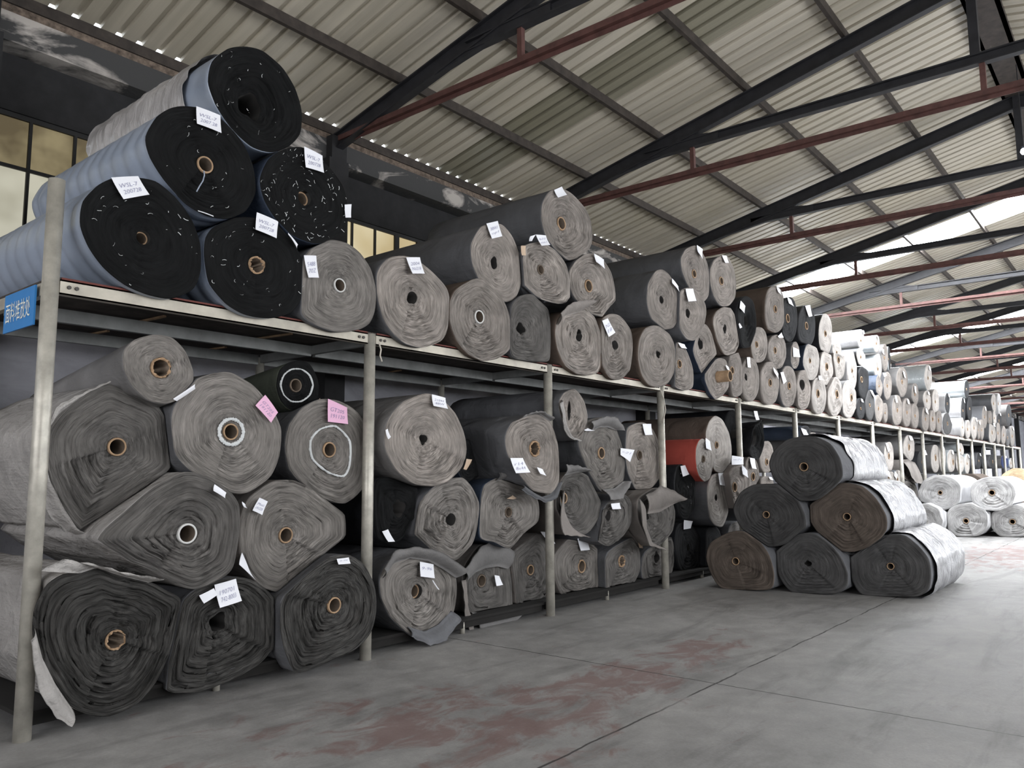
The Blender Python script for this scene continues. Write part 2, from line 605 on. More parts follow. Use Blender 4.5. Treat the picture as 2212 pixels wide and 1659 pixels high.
win_no = 1
cuts = [X_IN] + [v for s in SKY_X for v in s] + [X_END]
for side, (ya, yb) in (('left', (2.186, Y_RIDGE)), ('right', (Y_RIDGE, -9.186))):
    for i in range(0, len(cuts), 2):
        sheet('ceiling' if (i == 0 and side == 'left') else 'ceiling_' + side + '_%d' % (i // 2 + 1), cuts[i], cuts[i + 1], ya, yb, [SHEET, SHEET_OLD], (5.12, 5.88) if side == 'left' else None)
    for s in SKY_X:
        sheet('window_%d' % win_no, s[0], s[1], ya if side == 'left' else ya - 0.2, (yb + 0.2) if side == 'left' else yb, [SKY_PANEL])
        win_no += 1

# --- purlins
ORD = ['zeroth', 'first', 'second', 'third', 'fourth', 'fifth', 'sixth', 'seventh', 'eighth', 'ninth', 'tenth', 'eleventh', 'twelfth',
       'thirteenth', 'fourteenth', 'fifteenth', 'sixteenth', 'seventeenth', 'eighteenth', 'nineteenth', 'twentieth']
for i, y in enumerate([2.19, 1.12, 0.02, -1.15, -2.28]):
    for sgn in (1, -1):
        yy = y if sgn == 1 else 2 * Y_RIDGE - y
        w = 0.028 if i == 0 else 0.042
        b = MB()
        z = roofz(yy)
        b.box(X_IN, X_END, yy - w / 2, yy + w / 2, z - 0.10, z - 0.001 if i == 0 else z + 0.004)
        o = b.obj('roof_purlin', PURLIN)
        if sgn == 1:
            lab = ('rusty eave purlin under the roof edge above the sooty ring beam' if i == 0 else
                   'long brown steel purlin under the near roof slope, %s up from the eave' % ORD[i])
        else:
            lab = ('rusty eave purlin above the wall on the far side of the ridge' if i == 0 else
                   'brown steel purlin under the roof slope beyond the ridge, %s up from its eave' % ORD[i])
        tag(o, lab, 'purlin', 'purlins under the roof sheets')
b = MB()
zr = roofz(Y_RIDGE)
b.box(X_IN, X_END, Y_RIDGE - 0.16, Y_RIDGE + 0.16, zr - 0.14, zr - 0.10)
b.box(X_IN, X_END, Y_RIDGE - 0.16, Y_RIDGE - 0.12, zr - 0.14, zr - 0.0)
b.box(X_IN, X_END, Y_RIDGE + 0.12, Y_RIDGE + 0.16, zr - 0.14, zr - 0.0)
tag(b.obj('ridge_beam', PURLIN), 'wide dark ridge beam running along the top of the roof', 'beam')


# --- roof trusses
def make_truss():
    t = empty('roof_truss', (0, 0, 0), '', 'truss', 'roof trusses')
    yk = 0.19
    for s in (1, -1):
        def Y(y):
            return y if s == 1 else 2 * Y_RIDGE - y
        r = MB()
        z0, z1 = roofz(2.2) - 0.22, roofz(Y_RIDGE) - 0.22
        r.ibeam((0, Y(2.2), z0), (0, Y(Y_RIDGE), z1), 0.09, 0.18)
        r.obj('rafter', RAFTER, t)
        g = MB()
        g.prism([(Y(0.75), roofz(0.75) - 0.30), (Y(yk - 0.25), 5.30), (Y(yk - 1.0), 5.32), (Y(yk - 1.0), 5.40), (Y(yk - 0.55), roofz(yk - 0.55) - 0.26)], -0.03, 0.03)
        g.obj('gusset_plate', RAFTER, t)
        h = MB()
        h.bar((0, Y(-0.46), 5.02), (0, Y(-0.46), 5.34), 0.05, 0.05, (0, 1, 0))
        h.obj('hanger', TIE, t)
    c = MB()
    c.ibeam((0, yk, 5.355), (0, 2 * Y_RIDGE - yk, 5.355), 0.085, 0.11)
    c.obj('collar_beam', RAFTER, t)
    c = MB()
    c.bar((0, 2.15, 5.0), (0, 2 * Y_RIDGE - 2.15, 5.0), 0.05, 0.055)
    c.bar((0.024, 2.15, 4.975), (0.024, 2 * Y_RIDGE - 2.15, 4.975), 0.01, 0.085)
    c.obj('tie_rod', TIE, t)
    h = MB()
    h.bar((0, -3.55, 5.02), (0, -3.55, 5.31), 0.05, 0.05, (0, 1, 0))
    h.obj('hanger', TIE, t)
    k = MB()
    k.bar((0, Y_RIDGE, 5.40), (0, Y_RIDGE, roofz(Y_RIDGE) - 0.12), 0.085, 0.085, (0, 1, 0))
    k.obj('king_post', RAFTER, t)
    return t


proto = make_truss()
TRUSS_X = [3.57 + 3.37 * k for k in range(-1, 17)]
for i, x in enumerate(TRUSS_X):
    if i == 0:
        t = proto
    else:
        t = proto.copy()
        COL.objects.link(t)
        for ch in list(proto.children):
            c = ch.copy()
            COL.objects.link(c)
            c.parent = t
    t.location = (x, 0, 0)
    t['label'] = ('black roof truss with red tie bar above the nearest rack bay, left of all others' if i == 0 else
                  'black steel roof truss with red tie bar, %s of the row from the left' % ORD[i + 1])

# --- left wall behind the rack
wl = MB()
wl.box(X_IN, X_END, 2.32, 2.5, 0, 3.12)
wl.box(16.9, X_END, 2.32, 2.5, 3.12, 4.8)
structure(wl.obj('wall_left', WALL))
rb = MB()
rb.box(X_IN, X_END, 2.18, 2.5, 4.76, 5.0)
structure(rb.obj('trim_1', RINGBEAM))
bk = MB()
bk.box(X_IN, X_END, 2.19, 2.5, 5.0, 5.069)
structure(bk.obj('trim_2', BRICK))
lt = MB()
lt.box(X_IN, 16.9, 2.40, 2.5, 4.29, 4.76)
structure(lt.obj('trim_3', SOOT_SHADE))  # black of the set-back lintel includes painted shade under the ring beam
COLS = [3.57 + 3.37 * k for k in range(-2, 17)]
tn = 4
for x in COLS:
    c = MB()
    c.box(x - 0.13, x + 0.13, 2.08, 2.32, 0, 4.76)
    c.box(x - 0.10, x + 0.10, 2.08, 2.18, 4.76, 5.02)
    structure(c.obj('trim_%d' % tn, SOOT_SHADE))
    tn += 1


def window(no, x0, x1, y, z0, z1, nx, hz, thick, pane_mats, depth=0.05):
    f = MB()
    f.box(x0, x1, y, y + depth, z1 - 0.04, z1)
    f.box(x0, x1, y, y + depth, z0, z0 + 0.04)
    step = (x1 - x0) / nx
    for i in range(nx + 1):
        w = 0.036 if i % thick == 0 else 0.012
        x = x0 + i * step
        f.box(max(x0, x - w), min(x1, x + w), y, y + depth, z0 + 0.04, z1 - 0.04)
    for z in hz:
        f.box(x0, x1, y + 0.004, y + depth - 0.004, z - 0.014, z + 0.014)
    fr = structure(f.obj('window_%d' % no, FRAME))
    rows = [z0] + list(hz) + [z1]
    v, fc, fm = [], [], []
    for r in range(len(rows) - 1):
        for i in range(nx):
            n = len(v)
            xa, xb = x0 + i * step, x0 + (i + 1) * step
            v += [(xa, y + depth * .5, rows[r]), (xb, y + depth * .5, rows[r]), (xb, y + depth * .5, rows[r + 1]), (xa, y + depth * .5, rows[r + 1])]
            fc.append((n, n + 1, n + 2, n + 3))
            fm.append(0 if r == len(rows) - 2 else (1 if len(pane_mats) > 1 else 0))
    mesh_obj('glass', v, fc, pane_mats, fr, fmat=fm, smooth=False)
    return fr


for i, x in enumerate(COLS[:-1]):
    if x > 16:
        break
    mats = [PANE_OLIVE, PANE_BRIGHT] if x < 2 else [PANE_TAN, PANE_BRIGHT]
    window(win_no, x + 0.13, x + 3.24, 2.42, 3.12, 4.29, 9, [3.84], 3, mats)
    win_no += 1

# --- wall on the other side of the ridge, unseen, with glowing panes added as fill light
wr = MB()
wr.box(X_IN, X_END, -9.55, -9.32, 0, 1.1)
wr.box(X_IN, X_END, -9.55, -9.32, 4.3, 5.16)
for i, x in enumerate(COLS):
    wr.box(x - 0.35, x + 0.35, -9.55, -9.32, 1.1, 4.3)
wr.box(X_IN, -3.4, -9.55, -9.32, 1.1, 4.3)
structure(wr.obj('wall_right', WALL))
for i, x in enumerate(COLS[:-1]):
    if x < -3.4:
        continue
    window(win_no, x + 0.35, x + 3.02, -9.45, 1.1, 4.3, 6, [2.2, 3.3], 3, [PANE_FILL])  # added fill panes, out of view
    win_no += 1
we = MB()
we.box(X_IN - 0.2, X_IN, -9.5, -7.6, 0, 5.1)
we.box(X_IN - 0.2, X_IN, 0.6, 2.5, 0, 5.1)
we.box(X_IN - 0.2, X_IN, -7.6, 0.6, 0, 1.0)
we.box(X_IN - 0.2, X_IN, -7.6, 0.6, 4.2, 5.1)
we.prism([(2.5, 5.1), (-9.5, 5.1), (Y_RIDGE, 6.5)], X_IN - 0.2, X_IN)
structure(we.obj('wall_front', WALL))
we = MB()
we.box(X_END, X_END + 0.2, -0.2, 2.5, 0, 5.1)
we.box(X_END, X_END + 0.2, -9.5, -6.5, 0, 5.1)
we.box(X_END, X_END + 0.2, -6.5, -0.2, 4.3, 5.1)
we.prism([(2.5, 5.1), (-9.5, 5.1), (Y_RIDGE, 6.5)], X_END, X_END + 0.2)
structure(we.obj('wall_back', WALL))

fr = MB()
for yy in np.linspace(-7.6, 0.6, 9):
    fr.box(X_IN - 0.12, X_IN - 0.06, yy - 0.02, yy + 0.02, 1.0, 4.2)
for zz in (1.02, 2.6, 4.18):
    fr.box(X_IN - 0.12, X_IN - 0.06, -7.6, 0.6, zz - 0.02, zz + 0.02)
fo = structure(fr.obj('window_%d' % win_no, FRAME))  # unseen glowing window, added to light the roll sides
mesh_obj('glass', [(X_IN - 0.09, -7.6, 1.0), (X_IN - 0.09, 0.6, 1.0), (X_IN - 0.09, 0.6, 4.2), (X_IN - 0.09, -7.6, 4.2)], [(0, 1, 2, 3)], [PANE_END_FILL], fo)
win_no += 1

# pendant bulb under the ridge
pb = at(1, 2211, 325, -3.62)
lamp = empty('pendant_lamp', tuple(pb), 'small bright bulb hanging below the ridge at the right edge', 'lamp')
cd = MB()
cd.tube([(0, 0, 0.05), (0, 0, roofz(-3.62) - 0.14 - pb[2])], 0.006, 6)
cd.obj('cord', RAFTER, lamp)
bm = MB()
bm.tube([(0, 0, 0.055), (0, 0, 0.02)], 0.018, 10)
bm.obj('socket', RAFTER, lamp)
vs, fs = [], []
for i in range(7):
    for k in range(12):
        a, t = pi * i / 6, 2 * pi * k / 12
        r = 0.032 * sin(a) + 0.001
        vs.append((r * cos(t), r * sin(t), -0.012 + 0.04 * cos(a)))
for i in range(6):
    for k in range(12):
        fs.append((i * 12 + k, i * 12 + (k + 1) % 12, (i + 1) * 12 + (k + 1) % 12, (i + 1) * 12 + k))
mesh_obj('bulb', vs, fs, mat_lit('bulb_lit', (0.7, 0.8, 1.0), 60.0), lamp)

# ------------------------------------------------------------------ the rack
NB = 17
PX = [BAY * k for k in range(NB + 1)]
PX[0] = 0.02
SHELF_TOP, LOW_TOP = 2.415, 0.125
RD = 1.46


def make_rack(px_, name_label, y0=0.0, tall0=True, strips=True):
    rk = empty('storage_rack', (px_[0], y0, 0), name_label, 'rack')
    off = (px_[0], y0, 0)
    ztop0 = at(1, 108, 385, 0.0)[2]
    for k, x in enumerate(px_):
        p = MB()
        p.tube([(x, y0, 0), (x, y0, ztop0 if (k == 0 and tall0) else 2.40)], 0.043, 18)
        p.obj('post', STEEL, rk, off, True).data.polygons.foreach_set('use_smooth', [len(f) == 4 for f in p.f])
        p = MB()
        p.tube([(x, y0 + RD, 0), (x, y0 + RD, 2.36)], 0.036, 12)
        p.obj('rear_post', STEEL, rk, off, True)
        c = MB()
        c.box(x - 0.02, x + 0.02, y0 + 0.045, y0 + RD - 0.03, 2.315, 2.385)
        c.obj('cross_member', JOIST if k else BEAM, rk, off)
        if k == len(px_) - 1:
            break
        x2 = px_[k + 1]
        c = MB()
        c.box(x + 0.04, x2 - 0.04, y0 - 0.024, y0 - 0.016, 2.32, 2.40)
        c.box(x + 0.04, x2 - 0.04, y0 - 0.024, y0 + 0.03, 2.392, 2.40)
        c.box(x + 0.04, x2 - 0.04, y0 - 0.024, y0 + 0.03, 2.32, 2.328)
        bmh = c.obj('front_beam', BEAM, rk, off)
        if k < 8:
            bb = MB()
            for xx in (x + 0.085, x + 0.125, x2 - 0.125, x2 - 0.085):
                bb.tube([(xx, y0 - 0.024, 2.362), (xx, y0 - 0.033, 2.362)], 0.011, 8)
            bb.obj('bolt_heads', BOLT, bmh, off)
        c = MB()
        c.box(x + 0.02, x2 - 0.02, y0 + 0.70, y0 + 0.74, 2.30, 2.385)
        c.obj('middle_joist', JOIST, rk, off)
        c = MB()
        c.box(x + 0.03, x2 - 0.03, y0 + RD - 0.02, y0 + RD + 0.02, 2.30, 2.385)
        c.obj('rear_beam', JOIST, rk, off)
        c = MB()
        c.box(x + 0.0, x2 - 0.004, y0 - 0.02, y0 + 1.62, 2.401, SHELF_TOP - 0.003)
        dk = c.obj('deck_board', DECK, rk, off)
        c = MB()
        c.box(x + 0.045, x2 - 0.045, y0 - 0.027, y0 - 0.021, 2.401, SHELF_TOP - 0.003)
        c.obj('board_edge', DECK_RIM, dk, off)['label'] = 'dark red painted board edge'
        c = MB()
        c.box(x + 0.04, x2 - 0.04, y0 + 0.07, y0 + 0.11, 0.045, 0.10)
        c.obj('low_beam', SHADE_BLACK, rk, off)  # coloured near-black for the shade in the gap under the rolls
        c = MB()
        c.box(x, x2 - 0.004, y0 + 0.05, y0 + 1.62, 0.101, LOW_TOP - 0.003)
        c.obj('low_deck', SHADE_BLACK, rk, off)  # same painted shade as the low beam
        c = MB()
        xm = (x + x2) / 2
        c.tube([(xm, y0 + 0.09, 0), (xm, y0 + 0.09, 0.1)], 0.022, 10)
        c.obj('low_leg', STEEL, rk, off, True)
        c = MB()
        c.tube([(xm, y0 + 0.8, 0), (xm, y0 + 0.8, 0.1)], 0.022, 10)
        c.obj('low_leg', STEEL, rk, off, True)
    if strips:
        for a, b_ in (((546, 733), (630, 721)), ((436, 757), (488, 750)), ((288, 698), (356, 683)), ((185, 724), (234, 715)), ((817, 808), (866, 800))):
            p, q = at(2, *a, 2.392), at(2, *b_, 2.392)
            s = MB()
            s.bar(tuple(p), tuple(q), 0.022, 0.012)
            s.obj('bamboo_gap_light', CARD, rk, off)  # tan wood strips that also stand for light through the deck gaps
    return rk


make_rack(PX, 'long two-level steel storage rack full of fabric rolls along the left wall')

# twine hanging from the shelf edge
for pts, lab in ((((1427, 842), (1434, 862), (1438, 885), (1434, 903), (1432, 914)), 'pale twine hanging beside the fourth post from the left, below the shelf edge'),
                 (((819, 741), (823, 755), (821, 768), (825, 781)), 'short frayed strip hanging just right of the second post, below the shelf edge')):
    w = [at(1, *p, -0.05) for p in pts]
    b = MB()
    b.tube([tuple(p) for p in w], 0.006, 6)
    o = b.obj('twine', STRING, None, tuple(w[-1]), True)
    o.location = tuple(w[-1])
    tag(o, lab, 'string')

# blue sign hung on the end beam
xs = -0.02
q = [at(0, *p, xs) for p in ((14, 643), (79, 613), (72, 700), (13, 722))]
ym0, ym1 = q[0][1], q[1][1]
zt0, zt1 = (q[0][2] + q[1][2]) / 2, (q[2][2] + q[3][2]) / 2
sg = empty('hanging_sign', (xs, (ym0 + ym1) / 2, zt1), 'blue sign with white Chinese lettering hung on the end of the rack', 'sign')
s = MB()
s.box(xs - 0.006, xs + 0.004, ym1, ym0, zt1, zt0)
s.obj('sign_board', SIGN_BLUE, sg, sg.location)
tv, tf = text_mesh('面料堆放处')
ta = np.array(tv)
mn, mx = ta.min(0), ta.max(0)
wS, hS = ym0 - ym1, zt0 - zt1
vv = []
for p in ta:
    u = (p[0] - mn[0]) / (mx[0] - mn[0])
    v = (p[1] - mn[1]) / (mx[1] - mn[1])
    vv.append((xs - 0.0085 - sg.location[0], ym0 - wS * (0.07 + 0.82 * u) - sg.location[1], zt1 + hS * (0.24 + 0.52 * v) - sg.location[2]))
mesh_obj('lettering', vv, tf, SIGN_TXT, sg, smooth=False)

# pale board leaning on the wall below the shelf
q0, q1 = at(1, 690, 807, 2.28), at(1, 738, 857, 2.28)
s = MB()
s.box(q0[0], q1[0], 2.27, 2.31, q1[2] - 0.6, q0[2])
o = s.obj('wall_board', WALL, None, (q0[0], 2.29, q1[2] - 0.6))
o.location = (q0[0], 2.29, q1[2] - 0.6)
tag(o, 'plain pale grey board on the wall behind the small black roll', 'board')
# ------------------------------------------------------------------ fabric rolls
TONE = {'taupe': 'taupe felt roll', 'grey': 'grey felt roll', 'dim': 'dim grey felt roll', 'char': 'charcoal felt roll', 'black': 'black fabric roll',
        'pale': 'pale grey felt roll', 'white': 'white felt roll', 'slate': 'slate grey felt roll', 'brown': 'brownish felt roll',
        'soot': 'dark sooty fabric roll', 'tan': 'tan felt roll', 'navy': 'navy fabric roll'}
PLACED = []
LAST = {}


def closed_spline(pts, n=360):
    P = np.asarray(pts, float)
    k = len(P)
    out = []
    per = max(4, n // k)
    for i in range(k):
        p0, p1, p2, p3 = P[i - 1], P[i], P[(i + 1) % k], P[(i + 2) % k]
        for j in range(per):
            t = j / per
            a = 0.5 * ((2 * p1) + (-p0 + p2) * t + (2 * p0 - 5 * p1 + 4 * p2 - p3) * t * t + (-p0 + 3 * p1 - 3 * p2 + p3) * t ** 3)
            b = p1 + (p2 - p1) * t
            out.append(0.72 * a + 0.28 * b)
    return np.array(out)


def polar(outline, c, ths):
    d = outline - c
    th = np.arctan2(d[:, 1], d[:, 0])
    r = np.hypot(d[:, 0], d[:, 1])
    o = np.argsort(th)
    return np.interp(ths, th[o], r[o], period=2 * pi)


def fourier(n, modes, rng):
    t = np.linspace(0, 2 * pi, n, endpoint=False)
    s = np.zeros(n)
    for m in range(1, modes + 1):
        s += rng.normal() / m ** 0.6 * np.cos(m * t + rng.uniform(0, 2 * pi))
    return s / 1.6


def quad_grid(q, nu, nv):
    q = [np.asarray(p, float) for p in q]
    g = []
    for j in range(nv + 1):
        for i in range(nu + 1):
            u, v = i / nu, j / nv
            g.append((q[0] * (1 - u) + q[1] * u) * (1 - v) + (q[3] * (1 - u) + q[2] * u) * v)
    return g


def roll_steps(z, outline, core, face, side, label=None, plane='Y', pos=-0.05, rest=None, L=1.65, NA=72, NR=22, kind='card',
               tags=(), flaps=(), tilt=(0.0, 0.0), tele=0.02, rough=1.0, rib=False, bag=None, lint=0, rim=None, thread=None,
               shelf='upper', row='bottom', sector=None, pad=None, simple=False, lim=(-0.34, 0.22), squeeze=False):
    rng = np.random.default_rng(int(core[0] * 7) + int(core[1]) * 1301 + sum(map(ord, z)) * 7919)
    ax = 1 if plane == 'Y' else 0

    def P(p, pp):
        w = at(ax, *px(z, p), pp)
        return np.array([w[0], w[2]]) if plane == 'Y' else np.array([-w[1], w[2]])
    dz = 0.0
    floor_z = None
    if rest is not None and shelf == 'upper':
        floor_z = rest
        pos = -0.095
        dz = max(0.0, rest - 0.11 - min(P(p, pos)[1] for p in outline)) + min(0.0, rest - 0.01 - min(P(p, pos)[1] for p in outline))
        rest = None
    elif rest is not None and shelf == 'lower':
        floor_z = LOW_TOP
        rest = 0.045
    if rest is not None:
        lo, hi = lim
        for _ in range(40):
            mid = (lo + hi) / 2
            zmin = min(P(p, mid)[1] for p in outline)
            # further away (larger depth) puts the same pixel lower or higher depending on the horizon
            z_lo = min(P(p, lo)[1] for p in outline)
            if (zmin - rest) * (z_lo - rest) > 0:
                lo = mid
            else:
                hi = mid
        pos = (lo + hi) / 2
        dz = rest - min(P(p, pos)[1] for p in outline)
    out = np.array([P(p, pos) for p in outline])
    out[:, 1] += dz
    c = P(core[:2], pos)
    c[1] += dz
    rc = [np.linalg.norm(P((core[0] + core[2], core[1]), pos) - P(core[:2], pos)), np.linalg.norm(P((core[0], core[1] + core[3]), pos) - P(core[:2], pos))]
    rcore = max(0.012, 0.5 * (rc[0] + rc[1]))
    dense = closed_spline(out)
    ths = np.linspace(0, 2 * pi, NA, endpoint=False)
    R = polar(dense, c, ths)
    if not simple:
        R = R * (1 + 0.004 * fourier(NA, 14, rng))
    R = np.maximum(R, rcore * 1.35)
    if squeeze:
        key = (shelf, row)
        lr = LAST.get(key)
        xl = c[0] + (R * np.cos(ths)).min()
        if lr is not None and lr[1] < c[0] and xl < lr[0] - 0.01:
            k = max(0.3, (c[0] - lr[0]) / (c[0] - xl))
            xx, zz_ = R * np.cos(ths), R * np.sin(ths)
            xx = np.where(xx < 0, xx * k, xx)
            R = polar(np.c_[xx, zz_], np.zeros(2), ths)
            rcore = min(rcore, R.min() * 0.6)
        LAST[key] = (c[0] + (R * np.cos(ths)).max(), c[0])
    if shelf == 'lower' and plane == 'Y':
        L = min(L, 1.40 - pos)
    # wait until every roll's outline is known, then learn where the neighbours press
    presses = yield dict(c=c.copy(), R=R.copy(), ths=ths, pos=pos, L=L, plane=plane, rc=rcore)

    def pressed(y):
        q = R.copy()
        for dpos, lim_ in presses:
            q = np.minimum(q, lim_ + 0.35 * max(0.0, dpos - y - 0.02))
        return q
    R0 = R
    R = pressed(0.0)
    Rm = float(R.mean())
    zb = float((c[1] + R * np.sin(ths)).min())
    base = np.array([c[0], zb])
    # ---- root
    if plane == 'Y':
        root = empty('fabric_roll', (base[0], pos, base[1]), label or '', 'roll', None, 0.0)
    else:
        root = empty('fabric_roll', (pos, -base[0], base[1]), label or '', 'roll', None, -pi / 2)
    cl = c - base
    if kind in ('none', 'slit', 'square'):
        hole = rcore * (1 + 0.22 * fourier(NA, 5, rng))
        if kind == 'slit':
            a, b_ = rc[0], rc[1]
            hole = a * b_ / np.sqrt((b_ * np.cos(ths)) ** 2 + (a * np.sin(ths)) ** 2) * (1 + 0.1 * fourier(NA, 4, rng))
        hole = np.clip(hole, 0.35 * rcore, 3 * rcore)
        hole = np.minimum(hole, R * 0.8)
    else:
        hole = np.full(NA, rcore * 1.02)
    # ---- wound face
    V, F, FM, UV = [], [], [], []
    if sector is None:
        sector = (-pi / 2 + rng.normal() * 0.25, 0.55 + rng.uniform(0, 0.3), 0.03 * rough) if (rng.uniform() < 0.65 and not simple) else (0, 0, 0)
    creases = [rng.uniform(0, 2 * pi) for _ in range(3)] if not simple else []
    dth = np.abs((ths - sector[0] + pi) % (2 * pi) - pi)
    sec = (dth < sector[1]).astype(float) if sector[1] else np.zeros(NA)
    depth_all = []
    drift = np.zeros(NA)
    for j in range(NR + 1):
        t = j / NR
        e = 1.0 if 0 < j < NR else 0.3
        drift = drift * 0.55 + (fourier(NA, 6, rng) * 0.0038 * rough ** 1.4 if not simple else fourier(NA, 2, rng) * 0.003)
        ringoff = rng.normal() * 0.0021 * rough ** 1.3 * e
        d = tele * (1 - t) ** 1.5 + ringoff + drift * e
        d = d + sec * sector[2] * (t * (1 - t) * 2.2 + 0.12) * (1 + 0.6 * sin(j * 1.9))
        for a in creases:
            dd = (ths - a + pi) % (2 * pi) - pi
            d = d + 0.012 * rough * np.exp(-(dd / 0.10) ** 2) * t * (1 - t) * 3
        depth_all.append(d)
        tt = t + (0.012 * fourier(NA, 5, rng) * rough if 0 < j < NR and not simple else 0)
        r = hole * (1 - tt) + R * tt
        x, zz = cl[0] + r * np.cos(ths), cl[1] + r * np.sin(ths)
        V += list(zip(x, d if j < NR else d + 0.004, zz))
    nface = NR + 1
    rv = [(hole.mean() * (1 - j / NR) + Rm * j / NR) for j in range(NR + 1)]

    def ring_faces(a, b_, mat, flip=False, va=0, vb=0):
        for k in range(NA):
            k2 = (k + 1) % NA
            f = (a * NA + k, a * NA + k2, b_ * NA + k2, b_ * NA + k)
            u0, u1 = k / NA, (k + 1) / NA
            uv = [(u0, va), (u1, va), (u1, vb), (u0, vb)]
            F.append(f)
            UV.extend(uv)
            FM.append(mat)
    for j in range(NR):
        ring_faces(j, j + 1, 0, False, rv[j], rv[j + 1])
    nr = nface
    # ---- outside of the roll
    NY = 74 if rib else (9 if not simple else 3)
    prev = NR
    acc = np.zeros(NA)
    edge = -0.032 if shelf == 'upper' else 0.04
    ysteps = [0.022 + (L - 0.022) * i / NY for i in range(NY + 1)]
    extra = [dp + e_ for dp, _ in presses for e_ in (-0.25, 0.0) if dp > 0.03]
    if plane == 'Y':
        extra += [edge - 0.004 - pos, edge + 0.001 - pos]
        if shelf == 'lower' and pos < 0.05:
            extra += [-0.094 - pos, -0.088 - pos]
    ysteps = sorted(ysteps + [y for y in extra if 0.024 < y < L - 0.02])
    wr_th = [fourier(NA, 9, rng) for _ in ysteps]
    for i, y in enumerate(ysteps):
        Ry = pressed(y)
        acc = acc * 0.6 + wr_th[i] * 0.5
        k = min(1, i / 2)
        rr = Ry * (1 - (0.0 if i == 0 else (0.03 if side == 'lgrey' else 0.012) * k) * np.abs(acc) * (0.4 if rib else 1.0) * (0.5 if simple else 1.0))
        if rib:
            rr = rr + 0.020 * abs(sin(pi * y / 0.165)) ** 0.55 - 0.020
        dx, dzz = tilt[0] * y / L, tilt[1] * y / L
        V += list(zip(cl[0] + rr * np.cos(ths) + dx, np.full(NA, y), cl[1] + rr * np.sin(ths) + dzz))
        ring_faces(prev, nr, 1)
        prev = nr
        nr += 1
    # the part behind the shelf edge is pressed onto the boards and against the posts
    def settle(arr):
        a = np.array([tuple(map(float, q)) for q in arr])
        wy = a[:, 1] + pos
        if floor_z is not None and plane == 'Y':
            m_ = wy > edge
            a[m_, 2] = np.maximum(a[m_, 2], floor_z + 0.002 - base[1])
        if shelf == 'lower' and pos < 0.06:
            xs_ = a[:, 0] + base[0]
            for X in PX:
                if xs_.min() < X + 0.05 and xs_.max() > X - 0.05 and min(X + 0.05 - xs_.min(), xs_.max() - X + 0.05) < 0.42:
                    m_ = wy > -0.091
                    if c[0] > X:
                        a[m_, 0] = np.maximum(a[m_, 0], X + 0.05 - base[0])
                    else:
                        a[m_, 0] = np.minimum(a[m_, 0], X - 0.05 - base[0])
        return a
    # rear end
    V += list(zip(cl[0] + hole * np.cos(ths) + tilt[0], np.full(NA, L), cl[1] + hole * np.sin(ths) + tilt[1]))
    ring_faces(prev, nr, 0, False, Rm, rv[0])
    nr += 1
    # hollow of the core, its shade put into the colour
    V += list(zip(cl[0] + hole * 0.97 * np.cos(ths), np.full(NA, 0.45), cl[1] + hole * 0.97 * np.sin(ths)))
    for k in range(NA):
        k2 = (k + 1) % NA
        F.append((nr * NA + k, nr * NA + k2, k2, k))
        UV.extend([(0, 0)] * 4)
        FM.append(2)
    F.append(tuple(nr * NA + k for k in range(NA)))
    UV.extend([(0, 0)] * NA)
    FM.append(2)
    V = settle(V)
    fray_shade = np.zeros(len(V), dtype=np.float32)
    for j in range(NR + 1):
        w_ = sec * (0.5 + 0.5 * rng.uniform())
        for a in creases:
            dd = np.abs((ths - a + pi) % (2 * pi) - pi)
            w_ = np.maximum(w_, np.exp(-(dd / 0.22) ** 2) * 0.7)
        fray_shade[j * NA:(j + 1) * NA] = w_
    body = mesh_obj('wound_fabric', V, F, [FACE[face], SIDE[side], SHADE_BLACK], root, FM, UV)
    body.data.attributes.new('fray_shade', 'FLOAT', 'POINT').data.foreach_set('value', fray_shade)
    dmin = float(min(d.min() for d in depth_all))
    dcore = float(depth_all[0].mean())

    # ---- core tube
    if kind in ('card', 'dark', 'white', 'proud', 'torn', 'recess'):
        y0 = {'proud': -0.16, 'recess': 0.05, 'dark': 0.01}.get(kind, dcore - 0.012)
        n = 28 if not simple else 14
        cv, cf = [], []
        prof = [(0.80, 0.5), (0.80, y0 + 0.004), (0.83, y0), (0.97, y0), (1.0, y0 + 0.004), (1.0, 0.3)]
        for a, yy in prof:
            for k in range(n):
                t = 2 * pi * k / n
                jag = (rng.uniform(-0.012, 0.02) if kind == 'torn' and yy < 0.1 else 0)
                cv.append((cl[0] + rcore * a * cos(t), yy + jag, cl[1] + rcore * a * sin(t)))
        for i in range(len(prof) - 1):
            for k in range(n):
                cf.append((i * n + k, i * n + (k + 1) % n, (i + 1) * n + (k + 1) % n, (i + 1) * n + k))
        cf.append(tuple(range(n)))
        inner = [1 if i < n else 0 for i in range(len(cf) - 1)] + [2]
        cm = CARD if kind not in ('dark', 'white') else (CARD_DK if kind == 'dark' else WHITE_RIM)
        ct = mesh_obj('core_tube', cv, cf, [cm, CARD_DK, SHADE_BLACK], root, fmat=inner)  # bore and plug coloured darker for the shade inside the tube
